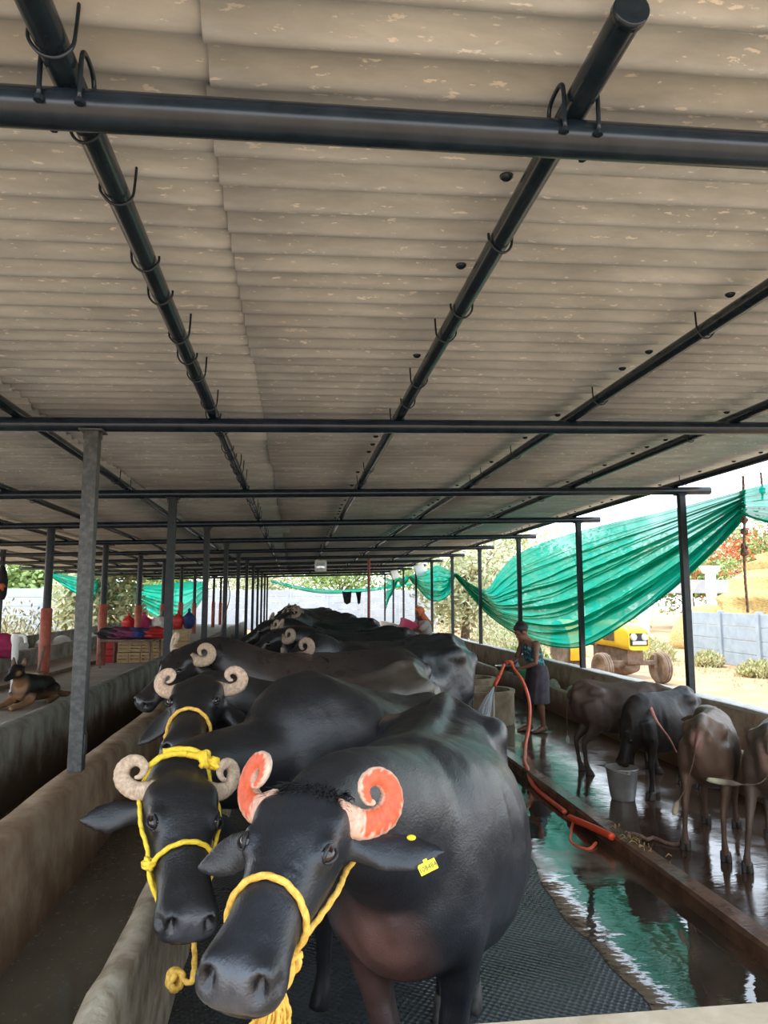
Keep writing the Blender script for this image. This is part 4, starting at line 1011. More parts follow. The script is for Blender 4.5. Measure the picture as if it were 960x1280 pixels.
wm = figure('person', 'woman far back in an orange headscarf and pale pink clothes holding a pink tub', (2.75, 14.9, zA), math.atan2(-.35, -.94),
    dict(pelvis=(-.05, 0, .86), chest=(.04, 0, 1.16), neck=(.10, 0, 1.32), head=(.15, 0, 1.43), nod=.3, shl=(.06, .18, 1.25), ell=(.26, .22, 1.08), wrl=(.44, .13, 1.14), shr=(.06, -.18, 1.25), elr=(.26, -.22, 1.08), wrr=(.44, -.13, 1.14),
         hpl=(-.05, .085, .84), knl=(-.02, .10, .45), anl=(-.04, .10, .07), toel=(.1, .1, 0), hpr=(-.05, -.085, .84), knr=(-.02, -.10, .45), anr=(-.04, -.10, .07), toer=(.1, -.1, 0)), None, 1.04)
t, pel, chest, neck, head, hq, up, fw, Yv = wm
bm = bmesh.new(); loft(bm, [(V((-.02, 0, .10)), Yv * .26, V((.22, 0, 0))), (V((-.03, 0, .5)), Yv * .22, V((.17, 0, 0))), (pel, Yv * .185, fw * .135), (pel.lerp(chest, .5), Yv * .165, fw * .12), (chest, Yv * .19, fw * .13), (chest + up * .08, Yv * .18, fw * .11), (neck - up * .03, Yv * .08, fw * .07)], 30, cap=False); obj('dress', bm, M['sari'], t)
bm = bmesh.new()
for s, k in ((1, 'l'), (-1, 'r')): limb(bm, [(V((.06, s * .17, 1.25)), .066), (V((.16, s * .205, 1.165)), .062), (V((.26, s * .22, 1.09)), .055)], 12)
obj('sleeves', bm, M['sari'], t)
bm = bmesh.new(); ball(bm, head + hq @ V((-.018, 0, .022)), (.112, .094, .108), 20, hq)
for v in bm.verts:
    q = hq.inverted() @ (v.co - head)
    if q.x > .045 and q.z < .075: q.x = .045 + (q.x - .045) * .1
    v.co = head + hq @ q
limb(bm, [(head + hq @ V((-.05, 0, -.05)), .085, .06), (neck + V((-.04, 0, .02)), .10, .07), (chest + V((-.10, 0, .06)), .15, .05)], 14); obj('headscarf', bm, M['scarf'], t)
# the tub she holds: own thing
bm = bmesh.new(); lathe(bm, [(.0, 0), (.15, 0), (.165, .02), (.205, .24), (.218, .25), (.214, .262), (.198, .25), (.16, .03), (.0, .03)], 32)
tub = obj('tub', bm, M['pink'], None); tag(tub, 'pink plastic tub held out by the woman in the orange headscarf', 'tub')
a = math.atan2(-.35, -.94); tub.location = (2.75 + .50 * math.cos(a), 14.9 + .50 * math.sin(a), 1.06 + zA); tub.rotation_euler = (.0, -.5, a)

# ------------------------------------------------------------------ hose, tanks, bucket and what lies in the alley
RB = Matrix.Translation((3.27, 9.55, zA)) @ Matrix.Rotation(math.atan2(-.22, -.97), 4, 'Z')
hl, hr = RB @ V((.36, .055, .845)), RB @ V((.44, -.03, .90))
noz = RB @ V((.60, -.01, .66))
t = thing('hose', 'orange water hose held by the bent person and trailing over the curb into the channel', 'hose', (2.45, 7.3, .05))
o0 = V((2.45, 7.3, .05)); bm = bmesh.new()
P = [noz, noz.lerp(hr, .5) + V((0, 0, .0)), hr + V((0, 0, .01)), (hr + hl) / 2 + V((.02, -.02, .06)), hl, V((2.95, 9.1, .80)), V((2.98, 8.95, .55)), V((2.90, 8.75, .30)), V((2.72, 8.35, .16)), V((2.60, 8.0, .125)), V((2.50, 7.72, .12)), V((2.44, 7.45, .105)), V((2.40, 7.25, .05)), V((2.37, 7.0, .024)), V((2.36, 6.6, .023)), V((2.36, 6.2, .024))]
sweep(bm, [p - o0 for p in crom(P, 10)], .021, 12); obj('tube', bm, M['hose'], t)
bm = bmesh.new(); d = (noz - hr).normalized(); s_, u2 = frame_for(d); loft(bm, [(noz - o0 - d * .10, s_ * .026, u2 * .026), (noz - o0, s_ * .03, u2 * .024), (noz - o0 + d * .05, s_ * .040, u2 * .014)], 14); obj('nozzle', bm, M['hose'], t)
# water fanning out of the pinched end: loose strands of drops
rr = random.Random(3); bm = bmesh.new()
for k in range(170):
    v0 = d * 1. + V((rr.gauss(0, .16), rr.gauss(0, .16), rr.gauss(0, .10))); L_ = rr.uniform(.12, .42); a = noz + d * .05; P = []
    st = rr.uniform(0, .12)
    for q in range(4):
        s1 = st + L_ * q / 3; P.append(a + v0 * s1 + V((0, 0, -.9 * s1 * s1)))
    sweep(bm, P, .0038, 5)
tag(obj('water_jet', bm, M['spray'], None), 'spray of white water from the orange hose end', 'water', kind='stuff')
t = thing('hose_end', 'bright orange pipe piece lying against the curb with a thin red loop', 'pipe', (2.34, 5.55, 0)); o0 = V((2.34, 5.55, 0))
bm = bmesh.new(); sweep(bm, [p - o0 for p in crom([V((2.33, 6.02, .03)), V((2.345, 5.75, .06)), V((2.36, 5.5, .085)), V((2.375, 5.30, .10))], 8)], .027, 14); obj('pipe', bm, M['orange'], t)
bm = bmesh.new(); sweep(bm, [p - o0 for p in crom([V((2.33, 5.95, .01)), V((2.22, 5.72, .0)), V((2.14, 5.5, .0)), V((2.20, 5.34, .005)), V((2.30, 5.42, .02))], 8)], .012, 10); obj('loop', bm, M['hose'], t)
for i, (x, y, r, h, lb) in enumerate([(3.06, 10.35, .42, .47, 'round cement tank ring behind the hose spray, the nearer of two'), (3.22, 11.75, .38, .49, 'round cement tank ring standing farther back behind the nearer one')]):
    bm = bmesh.new(); lathe(bm, [(r * .98, 0), (r, .05), (r, h - .06), (r * 1.03, h - .04), (r * 1.03, h), (r * .86, h), (r * .85, h - .05), (r * .85, .12), (.0, .12)], 48)
    t = tag(obj('tank_ring', bm, M['tank'], None, True, .8), lb, 'tank', 'cement tank rings'); t.location = (x - .28, y, zA)
t = thing('bucket', 'dull steel bucket of feed on the wet alley floor below a calf muzzle', 'bucket', (2.93, 6.28, zA))
bm = bmesh.new(); lathe(bm, [(.0, .0), (.098, .0), (.100, .006), (.112, .05), (.138, .262), (.144, .266), (.147, .272), (.143, .278), (.134, .272), (.108, .05), (.094, .02), (.0, .02)], 44); obj('shell', bm, M['bucket'], t)
bm = bmesh.new(); sweep(bm, crom([V((.140 * math.cos(a), .146 * math.sin(a) * 1.02, .262 - .03 * math.cos(a) - .02)) for a in [PI / 2 + PI * k / 10 for k in range(11)]], 3), .0035, 7); obj('handle', bm, M['bucket'], t)
for s in (-1, 1):
    bm = bmesh.new(); box(bm, (-.014, s * .142 - .006, .235), (.014, s * .142 + .006, .272), .003); obj('ear', bm, M['bucket'], t)
bm = bmesh.new(); lathe(bm, [(0, .235), (.06, .232), (.128, .215)], 24)
for v in bm.verts: v.co.z += rr.uniform(-.008, .008)
obj('mash', bm, M['crate_wood'], t)
def sack(name, label, loc, r, m, group=None, seed=0, cat='sack'):
    bm = bmesh.new(); r2 = random.Random(seed); ball(bm, (0, 0, r[2] * .92), r, 28); a, b = r2.uniform(0, 6), r2.uniform(0, 6)
    for v in bm.verts:
        p = v.co; k = 1 + .07 * math.sin(9 * p.x / r[0] * .5 + a) + .06 * math.sin(7 * p.y / r[1] * .6 + b) + .04 * math.sin(13 * p.z / r[2] + a); p.x *= k; p.y *= k
        if cat == 'bag':
            h = p.z / r[2]; g = 1 if h < 1.1 else max(.30, 1 - 1.5 * (h - 1.1)); g = g if h < 1.75 else .55; p.x *= g; p.y *= g; p.z *= 1.12
        if p.z < r[2] * .25: p.z = max(0, p.z * .6 + r[2] * .1 * 0)
    o = tag(obj(name, bm, m, None), label, cat, group); o.location = loc; o.rotation_euler = (0, 0, r2.uniform(0, 3)); return o
for i, (x, y, r) in enumerate([(4.29, 11.6, (.10, .26, .20)), (4.29, 10.75, (.10, .24, .18))]):
    sack('sack', ['pale sack in the calf trough, the farther of two', 'pale sack in the calf trough, the nearer of two'][i], (x, y, zA), (r[0], r[1], .24), M['sack'], 'pale sacks by the right wall', 4 + i).rotation_euler = (0, 0, 0)
bm = bmesh.new(); lathe(bm, [(0, 0), (.10, 0), (.17, .09), (.178, .092), (.165, .085), (.09, .012), (0, .012)], 28); o = tag(obj('basin', bm, M['bucket'], None), 'small metal basin on the calf trough edge behind the person with the hose', 'basin'); o.location = (4.12, 13.9, .47)
bm = bmesh.new(); lathe(bm, [(0, 0), (.08, 0), (.10, .12), (.105, .13), (.095, .12), (.07, .01), (0, .01)], 20); o = tag(obj('tub', bm, mat('green_tub_plastic', (.10, .50, .20), .4), None), 'small green tub behind the person with the hose', 'tub'); o.location = (4.12, 12.6, .47)
bm = bmesh.new(); lathe(bm, [(0, 0), (.07, .0), (.072, .16), (.03, .20), (.028, .23), (0, .23)], 18); o = tag(obj('bottle', bm, M['bluewall'], None), 'pale blue can beside the small green tub', 'bottle'); o.location = (4.12, 13.05, .47)
# dung cakes and debris lying on the curb
rr = random.Random(9)
bm = bmesh.new()
for k in range(30):
    x = rr.gauss(2.50, .035); y = 5.0 + rr.gauss(.15, .22) if k < 30 else rr.uniform(4.2, 8.5); a = rr.uniform(0, 3); L_ = rr.uniform(.02, .10)
    sweep(bm, [V((x, y, .10)), V((x + L_ * .5 * math.cos(a), y + L_ * .5 * math.sin(a), .118)), V((x + L_ * math.cos(a), y + L_ * math.sin(a), .10))], rr.uniform(.002, .005), 5)
tag(obj('straw_litter', bm, M['hay'], None), 'wisps of straw caught on the alley curb', 'straw', kind='stuff')
bm = bmesh.new(); rope(bm, [V((2.43, 5.22, .0)), V((2.50, 5.26, .125)), V((2.58, 5.16, .12)), V((2.66, 5.22, .105)), V((2.72, 5.10, .10)), V((2.84, 5.08, .10))], .013, 8); tag(obj('old_rope', bm, M['oldrope'], None), 'muddy rope end lying over the curb by the orange pipe', 'rope')
# dark poles and lamp inside
bm = bmesh.new(); lathe(bm, [(.0, 0), (.04, .0), (.04, 3.02), (0, 3.02)], 14); o = tag(obj('pole', bm, M['rust_pole'], None, True, .8), 'rusty red pole standing far back among the herd', 'pole'); o.location = (2.08, 20, 0)
t = thing('hanging_lantern', 'small whitish box lantern hung under the roof above the herd', 'lamp', (.58, 16., 2.47))
bm = bmesh.new(); box(bm, (-.13, -.10, 0), (.13, .10, .26), .04); obj('housing', bm, M['white'], t); bm = bmesh.new(); sweep(bm, [V((0, 0, .255)), V((0, 0, .62))], .008, 8); obj('hook', bm, M['steel'], t); bm = bmesh.new(); box(bm, (-.10, -.108, .04), (.10, -.095, .20), .01); obj('face', bm, M['lamp'], t)
for i, (y, z, w, h) in enumerate([(24.9, 2.90, .40, .42), (31.2, 2.96, .34, .40)]):
    bm = bmesh.new(); box(bm, (-.02, -w / 2, -h / 2), (.02, w / 2, h / 2), .01); o = tag(obj('hung_board', bm, M['white'], None), 'pale square board hung under the right eave, %s' % ['the nearer one', 'the farther one'][i], 'board', 'boards under the eave'); o.location = (4.40, y, z); o.rotation_euler = (.35, 0, -1.2)
# flies, cobwebs etc. are too small to build

# ------------------------------------------------------------------ left platform
zP = .66
bm = bmesh.new(); 
t = thing('table', 'low metal frame table heaped with clothes on the left platform', 'table', (-2.9, 13.75, zP))
bm = bmesh.new(); box(bm, (-.5, -.55, .45), (.42, .5, .49), .008); obj('tabletop', bm, M['iron'], t)
for sx, sy in ((-.46, -.51), (-.46, .46), (.38, -.51), (.38, .46)):
    bm = bmesh.new(); box(bm, (sx - .016, sy - .016, 0), (sx + .016, sy + .016, .46), .003); obj('leg', bm, M['iron'], t)
def crate(name, label, loc, s, m, group, rz=0, wood=True):
    t = thing(name, label, 'crate', loc, rz, group); w, d, h = s
    bm = bmesh.new(); box(bm, (-w / 2, -d / 2, 0), (w / 2, d / 2, h * .08)); obj('base', bm, m, t, False)
    for nm, lo, hi in (('side', (-w / 2, -d / 2, 0), (-w / 2 + .012, d / 2, h)), ('side', (w / 2 - .012, -d / 2, 0), (w / 2, d / 2, h)), ('front', (-w / 2, -d / 2 - .006, 0), (w / 2, -d / 2 + .012, h)), ('back', (-w / 2, d / 2 - .012, 0), (w / 2, d / 2 + .006, h))):
        bm = bmesh.new(); a, b = V(lo), V(hi); n = 3
        for k in range(n):
            z0 = h * k / n + (.006 if k else 0); z1 = h * (k + 1) / n - .006; box(bm, (a.x, a.y, z0), (b.x, b.y, z1), .003)
        for q in (0, 1):
            box(bm, (a.x if q == 0 else b.x - .02, a.y, 0), (a.x + .02 if q == 0 else b.x, b.y, h), .002)
        obj(nm, bm, m, t, False)
    bm = bmesh.new(); box(bm, (-w / 2 + .005, -d / 2 + .005, h * .86), (w / 2 - .005, d / 2 - .005, h * .94), .003); obj('lid', bm, m, t, False)
    return t
rr = random.Random(31); names = ['first', 'second', 'third', 'fourth']
for c in range(4):
    for r in range(2):
        crate('wooden_box', 'wooden box under the clothes table, %s from the left, %s row' % (names[c], ['lower', 'upper'][r]), (-3.22 + c * .215, 14.45 + rr.uniform(-.02, .02), zP + r * .20), (.20, .22, .19), M['crate_wood'], 'wooden boxes under the table', rr.uniform(-.05, .05))
for c in range(5):
    for r in range(2):
        crate('wooden_box', 'wooden box of the farther stack, %s from the left, %s row' % (ORD[c], ['lower', 'upper'][r]), (-3.75 + c * .30, 17.2 + rr.uniform(-.02, .02), zP + r * .26), (.285, .30, .25), M['crate_wood'], 'wooden boxes of the farther stack', rr.uniform(-.05, .05))
crate('plastic_crate', 'red plastic crate beside the wooden boxes under the table', (-3.50, 14.45, zP), (.24, .26, .38), M['redplastic'], None)
def heap(name, label, cat, loc, size, mats, seed, n=5, group=None):
    t = thing(name, label, cat, loc, 0, group); r2 = random.Random(seed)
    for k in range(n):
        bm = bmesh.new(); ball(bm, (0, 0, 0), 1., 22); a, b, c = (r2.uniform(0, 6) for _ in range(3)); cx, cy = r2.uniform(-.5, .5) * size[0], r2.uniform(-.4, .4) * size[1]
        for v in bm.verts:
            p = v.co; f = 1 + .16 * math.sin(5 * p.x + a) * math.sin(4 * p.y + b) + .12 * math.sin(8 * p.z + c + 3 * p.x); v.co = V((cx + p.x * size[0] * .38 * f, cy + p.y * size[1] * .42 * f, max(0, size[2] * (.42 + .45 * p.z * f) * r2.uniform(.97, 1.03))))
        obj('garment', bm, mats[k % len(mats)], t)
    return t
heap('clothes_pile', 'heap of maroon, blue and red clothes lying on the metal table', 'clothes', (-2.94, 13.75, zP + .49), (.75, .6, .22), [M['purple'], M['bluecloth'], M['purple'], M['redplastic'], M['purple'], M['darkcloth'], M['bluecloth']], 5, 11)
heap('clothes_pile', 'maroon and magenta clothes draped on the low wall at the left photo edge', 'clothes', (-4.90, 11.95, .94), (.7, .8, .42), [M['purple'], M['pinkcloth'], M['purple'], M['purple']], 6, 6)
bm = bmesh.new(); net('magenta_cloth', 'magenta cloth hanging down the low wall at the left photo edge', [(-4.72, 11.6, 1.02), (-4.70, 11.9, 1.04), (-4.72, 12.2, 1.0)], [(-4.69, 11.65, .80), (-4.67, 11.95, .74), (-4.69, 12.1, .84)], (1, 0, 0), 16, 10, 2, .02, 41, None)
o = [q for q in COL.objects if q.name.startswith('magenta_cloth')][-1]; o.data.materials.clear(); o.data.materials.append(M['pinkcloth']); o['category'] = 'cloth'
zs = zP + .26 * 2
for i, (x, r, m, lb, nm, cat) in enumerate([(-3.78, (.16, .15, .17), M['redplastic'], 'red bag at the left end on the farther wooden boxes', 'bag', 'bag'), (-3.44, (.17, .15, .18), M['pinkcloth'], 'magenta bag beside the red one on the farther wooden boxes', 'bag', 'bag'),
        (-3.08, (.21, .16, .16), M['sack'], 'grey-white sack in the middle on the farther wooden boxes', 'sack', 'sack'), (-2.66, (.13, .14, .20), M['redplastic'], 'red bag right of the grey-white sack, beside the blue bag', 'bag', 'bag'), (-2.42, (.14, .15, .22), M['bluecloth'], 'dark blue bag at the right end on the farther wooden boxes', 'bag', 'bag')]):
    sack(nm, lb, (x, 17.2, zs), r, m, 'bags on the farther wooden boxes', 50 + i, cat)
bm = bmesh.new(); lathe(bm, [(0, 0), (.12, .02), (.19, .12), (.19, .22), (.13, .33), (.11, .36), (.13, .40), (.11, .40), (.09, .35), (0, .33)], 28); o = tag(obj('pot', bm, M['darkcloth'], None), 'black round pot standing behind the grey-white sack', 'pot'); o.location = (-3.05, 17.95, zP + .52)
bm = bmesh.new(); box(bm, (-.3, -.28, 0), (.3, .28, .52), .02); o = tag(obj('block', bm, M['greywall'], None, False), 'grey block behind the farther wooden boxes carrying the black pot', 'block'); o.location = (-3.05, 17.95, zP)
t = thing('standpipe', 'white plastic standpipe with a tap head on the left platform by the dog', 'pipe', (-3.52, 9.75, zP))
bm = bmesh.new(); lathe(bm, [(.0, 0), (.045, 0), (.045, .05), (.032, .06), (.032, .42), (.042, .44), (.042, .62), (.055, .66), (.06, .70), (.05, .76), (0, .76)], 20); obj('riser', bm, M['pvc'], t, True, .8)
bm = bmesh.new(); sweep(bm, crom([V((0, 0, .70)), V((.06, -.02, .74)), V((.12, -.04, .72)), V((.14, -.05, .64))], 5), .022, 10); obj('spout', bm, M['pvc'], t)
bm = bmesh.new(); sweep(bm, [V((-.05, 0, .76)), V((.05, 0, .76))], .012, 8); obj('tap_handle', bm, M['redplastic'], t)
bm = bmesh.new(); pipe(bm, (-3.95, 7.0, zP + .03), (-3.62, 16.5, zP + .03), .028, 12); tag(obj('floor_pipe', bm, M['iron'], None), 'thin dark pipe running along the left platform floor', 'pipe')
bm = bmesh.new(); box(bm, (-.12, -.12, 0), (.12, .12, .22), .02); o = tag(obj('block', bm, M['tank'], None), 'small square cement block beside the white standpipe', 'block'); o.location = (-3.50, 10.35, zP)
bm = bmesh.new(); pipe(bm, (-3.50, 10.45, zP), (-3.40, 10.45, zP + .55), .02, 10); tag(obj('stake', bm, M['iron'], None), 'short leaning dark stake by the cement block', 'stake')
for i, (y, r) in enumerate([(14.6, (.16, .22, .24)), (16.1, (.16, .28, .17)), (17.3, (.16, .30, .17)), (19.3, (.16, .28, .16))]):
    sack('sack', 'white sack in the far left trough, %s from the camera' % ORD[i], (-5.25, y, .72), r, M['white'], 'white sacks in the far trough', 70 + i)
# cloth bag hung on the thin left post
t = thing('hanging_bag', 'black and orange cloth bag hung on the leftmost thin post', 'bag', (-5.60, 14.62, 1.85))
bm = bmesh.new(); limb(bm, [(V((0, 0, 0)), .06), (V((0, 0, .1)), .13, .09), (V((0, 0, .35)), .15, .10), (V((0, 0, .55)), .09, .07), (V((0, 0, .66)), .03)], 16); obj('pouch', bm, M['darkcloth'], t)
bm = bmesh.new(); limb(bm, [(V((.03, -.07, .18)), .05), (V((.03, -.09, .25)), .11, .07), (V((.02, -.06, .36)), .06)], 14); obj('bundle', bm, M['orangecloth'], t)
bm = bmesh.new(); sweep(bm, crom([V((0, 0, .60)), V((-.02, .03, .75)), V((-.03, .05, .88))], 4), .008, 6); obj('strap', bm, M['darkcloth'], t)
# dog lying behind the platform edge
def dog():
    t = thing('dog', 'black and tan dog with pricked ears lying on the left platform edge', 'dog', (-3.02, 8.75, zP), math.atan2(-.95, -.15)); bm = bmesh.new()
    limb(bm, [(V((-.55, .03, .12)), .07, .08), (V((-.42, .02, .15)), .14, .14), (V((-.2, 0, .17)), .13, .15), (V((.02, 0, .20)), .13, .16), (V((.14, 0, .22)), .10, .13)], 18)
    limb(bm, [(V((.06, 0, .25)), .09), (V((.15, 0, .33)), .075), (V((.20, 0, .38)), .07)], 14)
    ball(bm, (.22, 0, .40), (.095, .08, .078), 16); limb(bm, [(V((.26, 0, .385)), .058), (V((.34, 0, .355)), .040), (V((.42, 0, .335)), .032), (V((.44, 0, .33)), .02)], 12)
    for s in (-1, 1):
        limb(bm, [(V((.18, s * .055, .44)), .035, .018), (V((.175, s * .065, .51)), .030, .014), (V((.17, s * .068, .56)), .009, .009)], 10)
        limb(bm, [(V((.06, s * .10, .14)), .06), (V((.10, s * .11, .06)), .045), (V((.28, s * .10, .035)), .034), (V((.42, s * .09, .03)), .036, .03), (V((.47, s * .09, .025)), .025)], 12)
        limb(bm, [(V((-.40, s * .12, .14)), .09), (V((-.22, s * .17, .12)), .07), (V((-.34, s * .19, .05)), .045), (V((-.18, s * .19, .03)), .035), (V((-.12, s * .19, .025)), .03)], 12)
    limb(bm, [(V((-.55, .03, .10)), .045), (V((-.68, .10, .04)), .04), (V((-.72, .28, .03)), .03), (V((-.66, .40, .03)), .015)], 10)
    me = fuse(bm, .011, 4); co = getco(me); col = np.tile(np.array((.012, .010, .009)), (len(co), 1)); tan = np.array((.36, .19, .09))
    w = np.clip((.15 - co[:, 2]) / .06, 0, 1)[:, None] * np.clip((co[:, 0] + .1) / .1, .45, 1)[:, None]; col = col * (1 - w) + tan * w
    for c, r, k in (((.16, 0, .24), .13, .8), ((.28, .07, .37), .05, .7), ((.28, -.07, .37), .05, .7), ((.17, .07, .5), .06, .4), ((.17, -.07, .5), .06, .4)):
        w = np.clip((1 - np.linalg.norm(co - np.array(c), axis=1) / r) * 2, 0, 1)[:, None] * k; col = col * (1 - w) + tan * w
    setcolor(me, col); obj('body', me, M['coat_calf'], t)
    for s in (-1, 1):
        bm = bmesh.new(); ball(bm, (.285, s * .045, .415), .012, 10); obj('eye', bm, M['eye'], t)
    bm = bmesh.new(); ball(bm, (.447, 0, .345), (.016, .02, .014), 10); obj('nose', bm, M['black'], t)
dog()
# ------------------------------------------------------------------ yard outside: tractor, walls, hay, trees
zG = -.06
def wheel(t, name, c, R, w, m, steer=0., lugs=24):
    o = bpy.data.objects.new(name, None)
    bm = bmesh.new(); prof = [(R * .52, -w * .42), (R * .60, -w * .5), (R * .90, -w * .48), (R * .985, -w * .36), (R * .99, -w * .24), (R * .94, -w * .2), (R * .94, -w * .1), (R, -w * .07), (R, w * .07), (R * .94, w * .1), (R * .94, w * .2), (R * .99, w * .24), (R * .985, w * .36), (R * .90, w * .48), (R * .60, w * .5), (R * .52, w * .42)]
    lathe(bm, prof, 44, V((0, 0, 0)), Matrix.Rotation(PI / 2, 4, 'X'))
    for k in range(lugs):
        a = 2 * PI * k / lugs; s = 1 if k % 2 else -1
        vs = box(bm, (-R * .035, -w * .23, -R * .03), (R * .035, w * .23, R * .03))
        q = Matrix.Rotation(-a, 3, 'Y') 
        for v in vs: v.co = q @ (Matrix.Rotation(.35 * s, 3, 'Z') @ v.co + V((0, s * w * .22, R * .985)) if False else q @ V((0, 0, 0))) if False else Matrix.Rotation(a, 3, 'Y') @ (Matrix.Rotation(.4 * s, 3, 'Z') @ v.co + V((0, s * w * .22, R * .99)))
    wo = obj(name, bm, M['tyre'], t, True, .6); wo.location = c; wo.rotation_euler = (0, 0, steer)
    bm = bmesh.new(); lathe(bm, [(0, -w * .20), (R * .16, -w * .22), (R * .20, -w * .05), (R * .42, 0), (R * .50, -w * .34), (R * .55, -w * .36), (R * .55, w * .36), (R * .50, w * .34), (R * .42, .02), (0, .03)], 36, V((0, 0, 0)), Matrix.Rotation(PI / 2, 4, 'X'))
    obj('rim', bm, M['iron'], wo, True, .7); return wo
T = thing('tractor', 'yellow tractor with round headlamps parked outside beyond the green net', 'tractor', (7.68, 15.75, zG), math.atan2(-.96, .05))
# x forward; front axle at 0
bm = bmesh.new(); loft(bm, [(V((-1.30, 0, 1.12)), V((0, .30, 0)), V((0, 0, .30)), 5), (V((-.5, 0, 1.10)), V((0, .29, 0)), V((0, 0, .29)), 5), (V((.10, 0, 1.06)), V((0, .28, 0)), V((0, 0, .28)), 5), (V((.28, 0, 1.03)), V((0, .27, 0)), V((0, 0, .25)), 5), (V((.36, 0, 1.0)), V((0, .25, 0)), V((0, 0, .22)), 5)], 40); obj('hood', bm, M['yellow'], T, True, .7)
bm = bmesh.new(); box(bm, (.345, -.215, .88), (.385, .215, 1.16), .02)
for k in range(7): box(bm, (.38, -.20, .895 + k * .02), (.392, .20, .903 + k * .02))
obj('grille', bm, M['black'], T, False)
bm = bmesh.new(); box(bm, (.372, -.17, .905), (.40, .17, .985), .01); obj('badge_plate', bm, M['lamp'], T, False)
for s in (-1, 1):
    bm = bmesh.new(); lathe(bm, [(0, .05), (.045, .045), (.075, .02), (.082, .0), (.082, -.03), (0, -.03)], 26, V((.385, s * .135, 1.075)), Matrix.Rotation(PI / 2, 4, 'Y')); obj('headlamp', bm, M['lamp'], T)
    bm = bmesh.new(); box(bm, (-.75, s * .292 - .006, .96), (-.22, s * .292 + .006, 1.22), .004)
    for k in range(8): box(bm, (-.72, s * .30 - .006, .985 + k * .028), (-.25, s * .30 + .006, .997 + k * .028))
    obj('side_vent', bm, M['iron'], T, False)
bm = bmesh.new(); box(bm, (-1.5, -.20, .45), (.20, .20, .84), .05); obj('engine_block', bm, M['iron'], T, False)
bm = bmesh.new(); limb(bm, [(V((-.6, 0, .38)), .20, .16), (V((-.2, 0, .36)), .24, .17), (V((.1, 0, .40)), .16, .13)], 20); obj('oil_sump', bm, M['iron'], T)
bm = bmesh.new(); box(bm, (-.06, -.60, .42), (.06, .60, .53), .02); obj('front_axle', bm, M['iron'], T, False)
for s in (-1, 1):
    bm = bmesh.new(); box(bm, (-.05, s * .58 - .05, .34), (.05, s * .58 + .05, .66), .02); obj('kingpin', bm, M['iron'], T, False)
    wheel(T, 'front_wheel', (0, s * .72, .36), .36, .20, M['tyre'], .08, 0)
    wheel(T, 'rear_wheel', (-1.95, s * .72, .66), .66, .34, M['tyre'], 0, 28)
    bm = bmesh.new(); P = []
    for k in range(9):
        a = -.3 + 2.6 * k / 8; P.append((V((-1.95 + .74 * math.cos(a), s * .72, .66 + .74 * math.sin(a))), V((0, .20, 0)), V((.012 * math.cos(a), 0, .012 * math.sin(a)))))
    loft(bm, P, 12); obj('fender', bm, M['yellow'], T, True, .8)
bm = bmesh.new(); box(bm, (-2.3, -.22, .78), (-1.4, .22, .95), .05); obj('rear_housing', bm, M['iron'], T, False)
bm = bmesh.new(); box(bm, (-2.1, -.22, 1.0), (-1.7, .22, 1.08), .03); box(bm, (-2.14, -.22, 1.0), (-2.06, .22, 1.38), .03); obj('seat', bm, M['black'], T, False)
bm = bmesh.new(); R = [V((-1.52 + .08 * math.cos(2 * PI * k / 28), .20 * math.sin(2 * PI * k / 28), 1.55 + .18 * math.cos(2 * PI * k / 28))) for k in range(28)]; sweep(bm, R, .014, 8, True); pipe(bm, (-1.30, 0, 1.30), (-1.52, 0, 1.55), .016, 8); obj('steering_wheel', bm, M['black'], T)
bm = bmesh.new(); sweep(bm, [V((-.55, .16, 1.35)), V((-.55, .16, 1.95))], .03, 12); obj('exhaust', bm, M['iron'], T)

def panelwall(name, label, a, b, h, m, rows=4, bay=2.0, th=.06, cat='wall', z0=zG):
    a, b = V((a[0], a[1], z0)), V((b[0], b[1], z0)); d = b - a; L_ = d.length; d.normalize()
    t = thing(name, label, cat, a, math.atan2(d.y, d.x)); n = max(1, int(round(L_ / bay)))
    for i in range(n + 1):
        bm = bmesh.new(); box(bm, (i * L_ / n - .08, -.08, 0), (i * L_ / n + .08, .08, h + .06), .012); obj('post', bm, m, t, False)
    for i in range(n):
        bm = bmesh.new()
        for r in range(rows): box(bm, (i * L_ / n + .05, -th / 2, h * r / rows + .004), ((i + 1) * L_ / n - .05, th / 2, h * (r + 1) / rows - .006), .012)
        obj('panel', bm, m, t, False)
    return t
panelwall('precast_wall', 'blue-grey precast panel wall in the yard right of the tractor', (12.95, 22.3), (12.3, 12.4), 1.52, M['bluewall'], 4, 2.0)
panelwall('precast_wall', 'white panel wall behind the far left trough, seen past the standpipe', (-19., 34.), (-8.6, 34.), 2.42, M['whitewall'], 6, 2.4)
panelwall('precast_wall', 'white panel wall across the far open end of the shed', (-7.5, 48.), (9.5, 48.), 2.55, M['whitewall'], 6, 2.4)
# hay stack behind the blue wall, laid up in rounded courses
rr = random.Random(12); bm = bmesh.new(); ball(bm, (0, 0, 0), 1., 72)
for v in bm.verts:
    p = v.co; q = p.copy(); f = max(0, 1 - abs(p.x) ** 2.2) if False else 1
    z = max(0, p.z); crs = z * 11; step = (math.floor(crs) + min(1, (crs % 1) * 2.2)) / 11
    k = 1 + .05 * math.sin(crs * 2 * PI) + .05 * math.sin(7 * math.atan2(p.y, p.x) + 3 * z) + rr.uniform(-.02, .02)
    v.co = V((q.x * 5.6 * k * (1 - .15 * z), q.y * 3.5 * k, step * 4.7 * (1 + .05 * math.sin(5 * q.x))))
o = tag(obj('hay_stack', bm, M['hay'], None), 'tall golden straw stack behind the blue-grey wall', 'hay stack'); o.location = (20.9, 24.4, zG)
bm = bmesh.new(); ball(bm, (0, 0, 0), 1., 40)
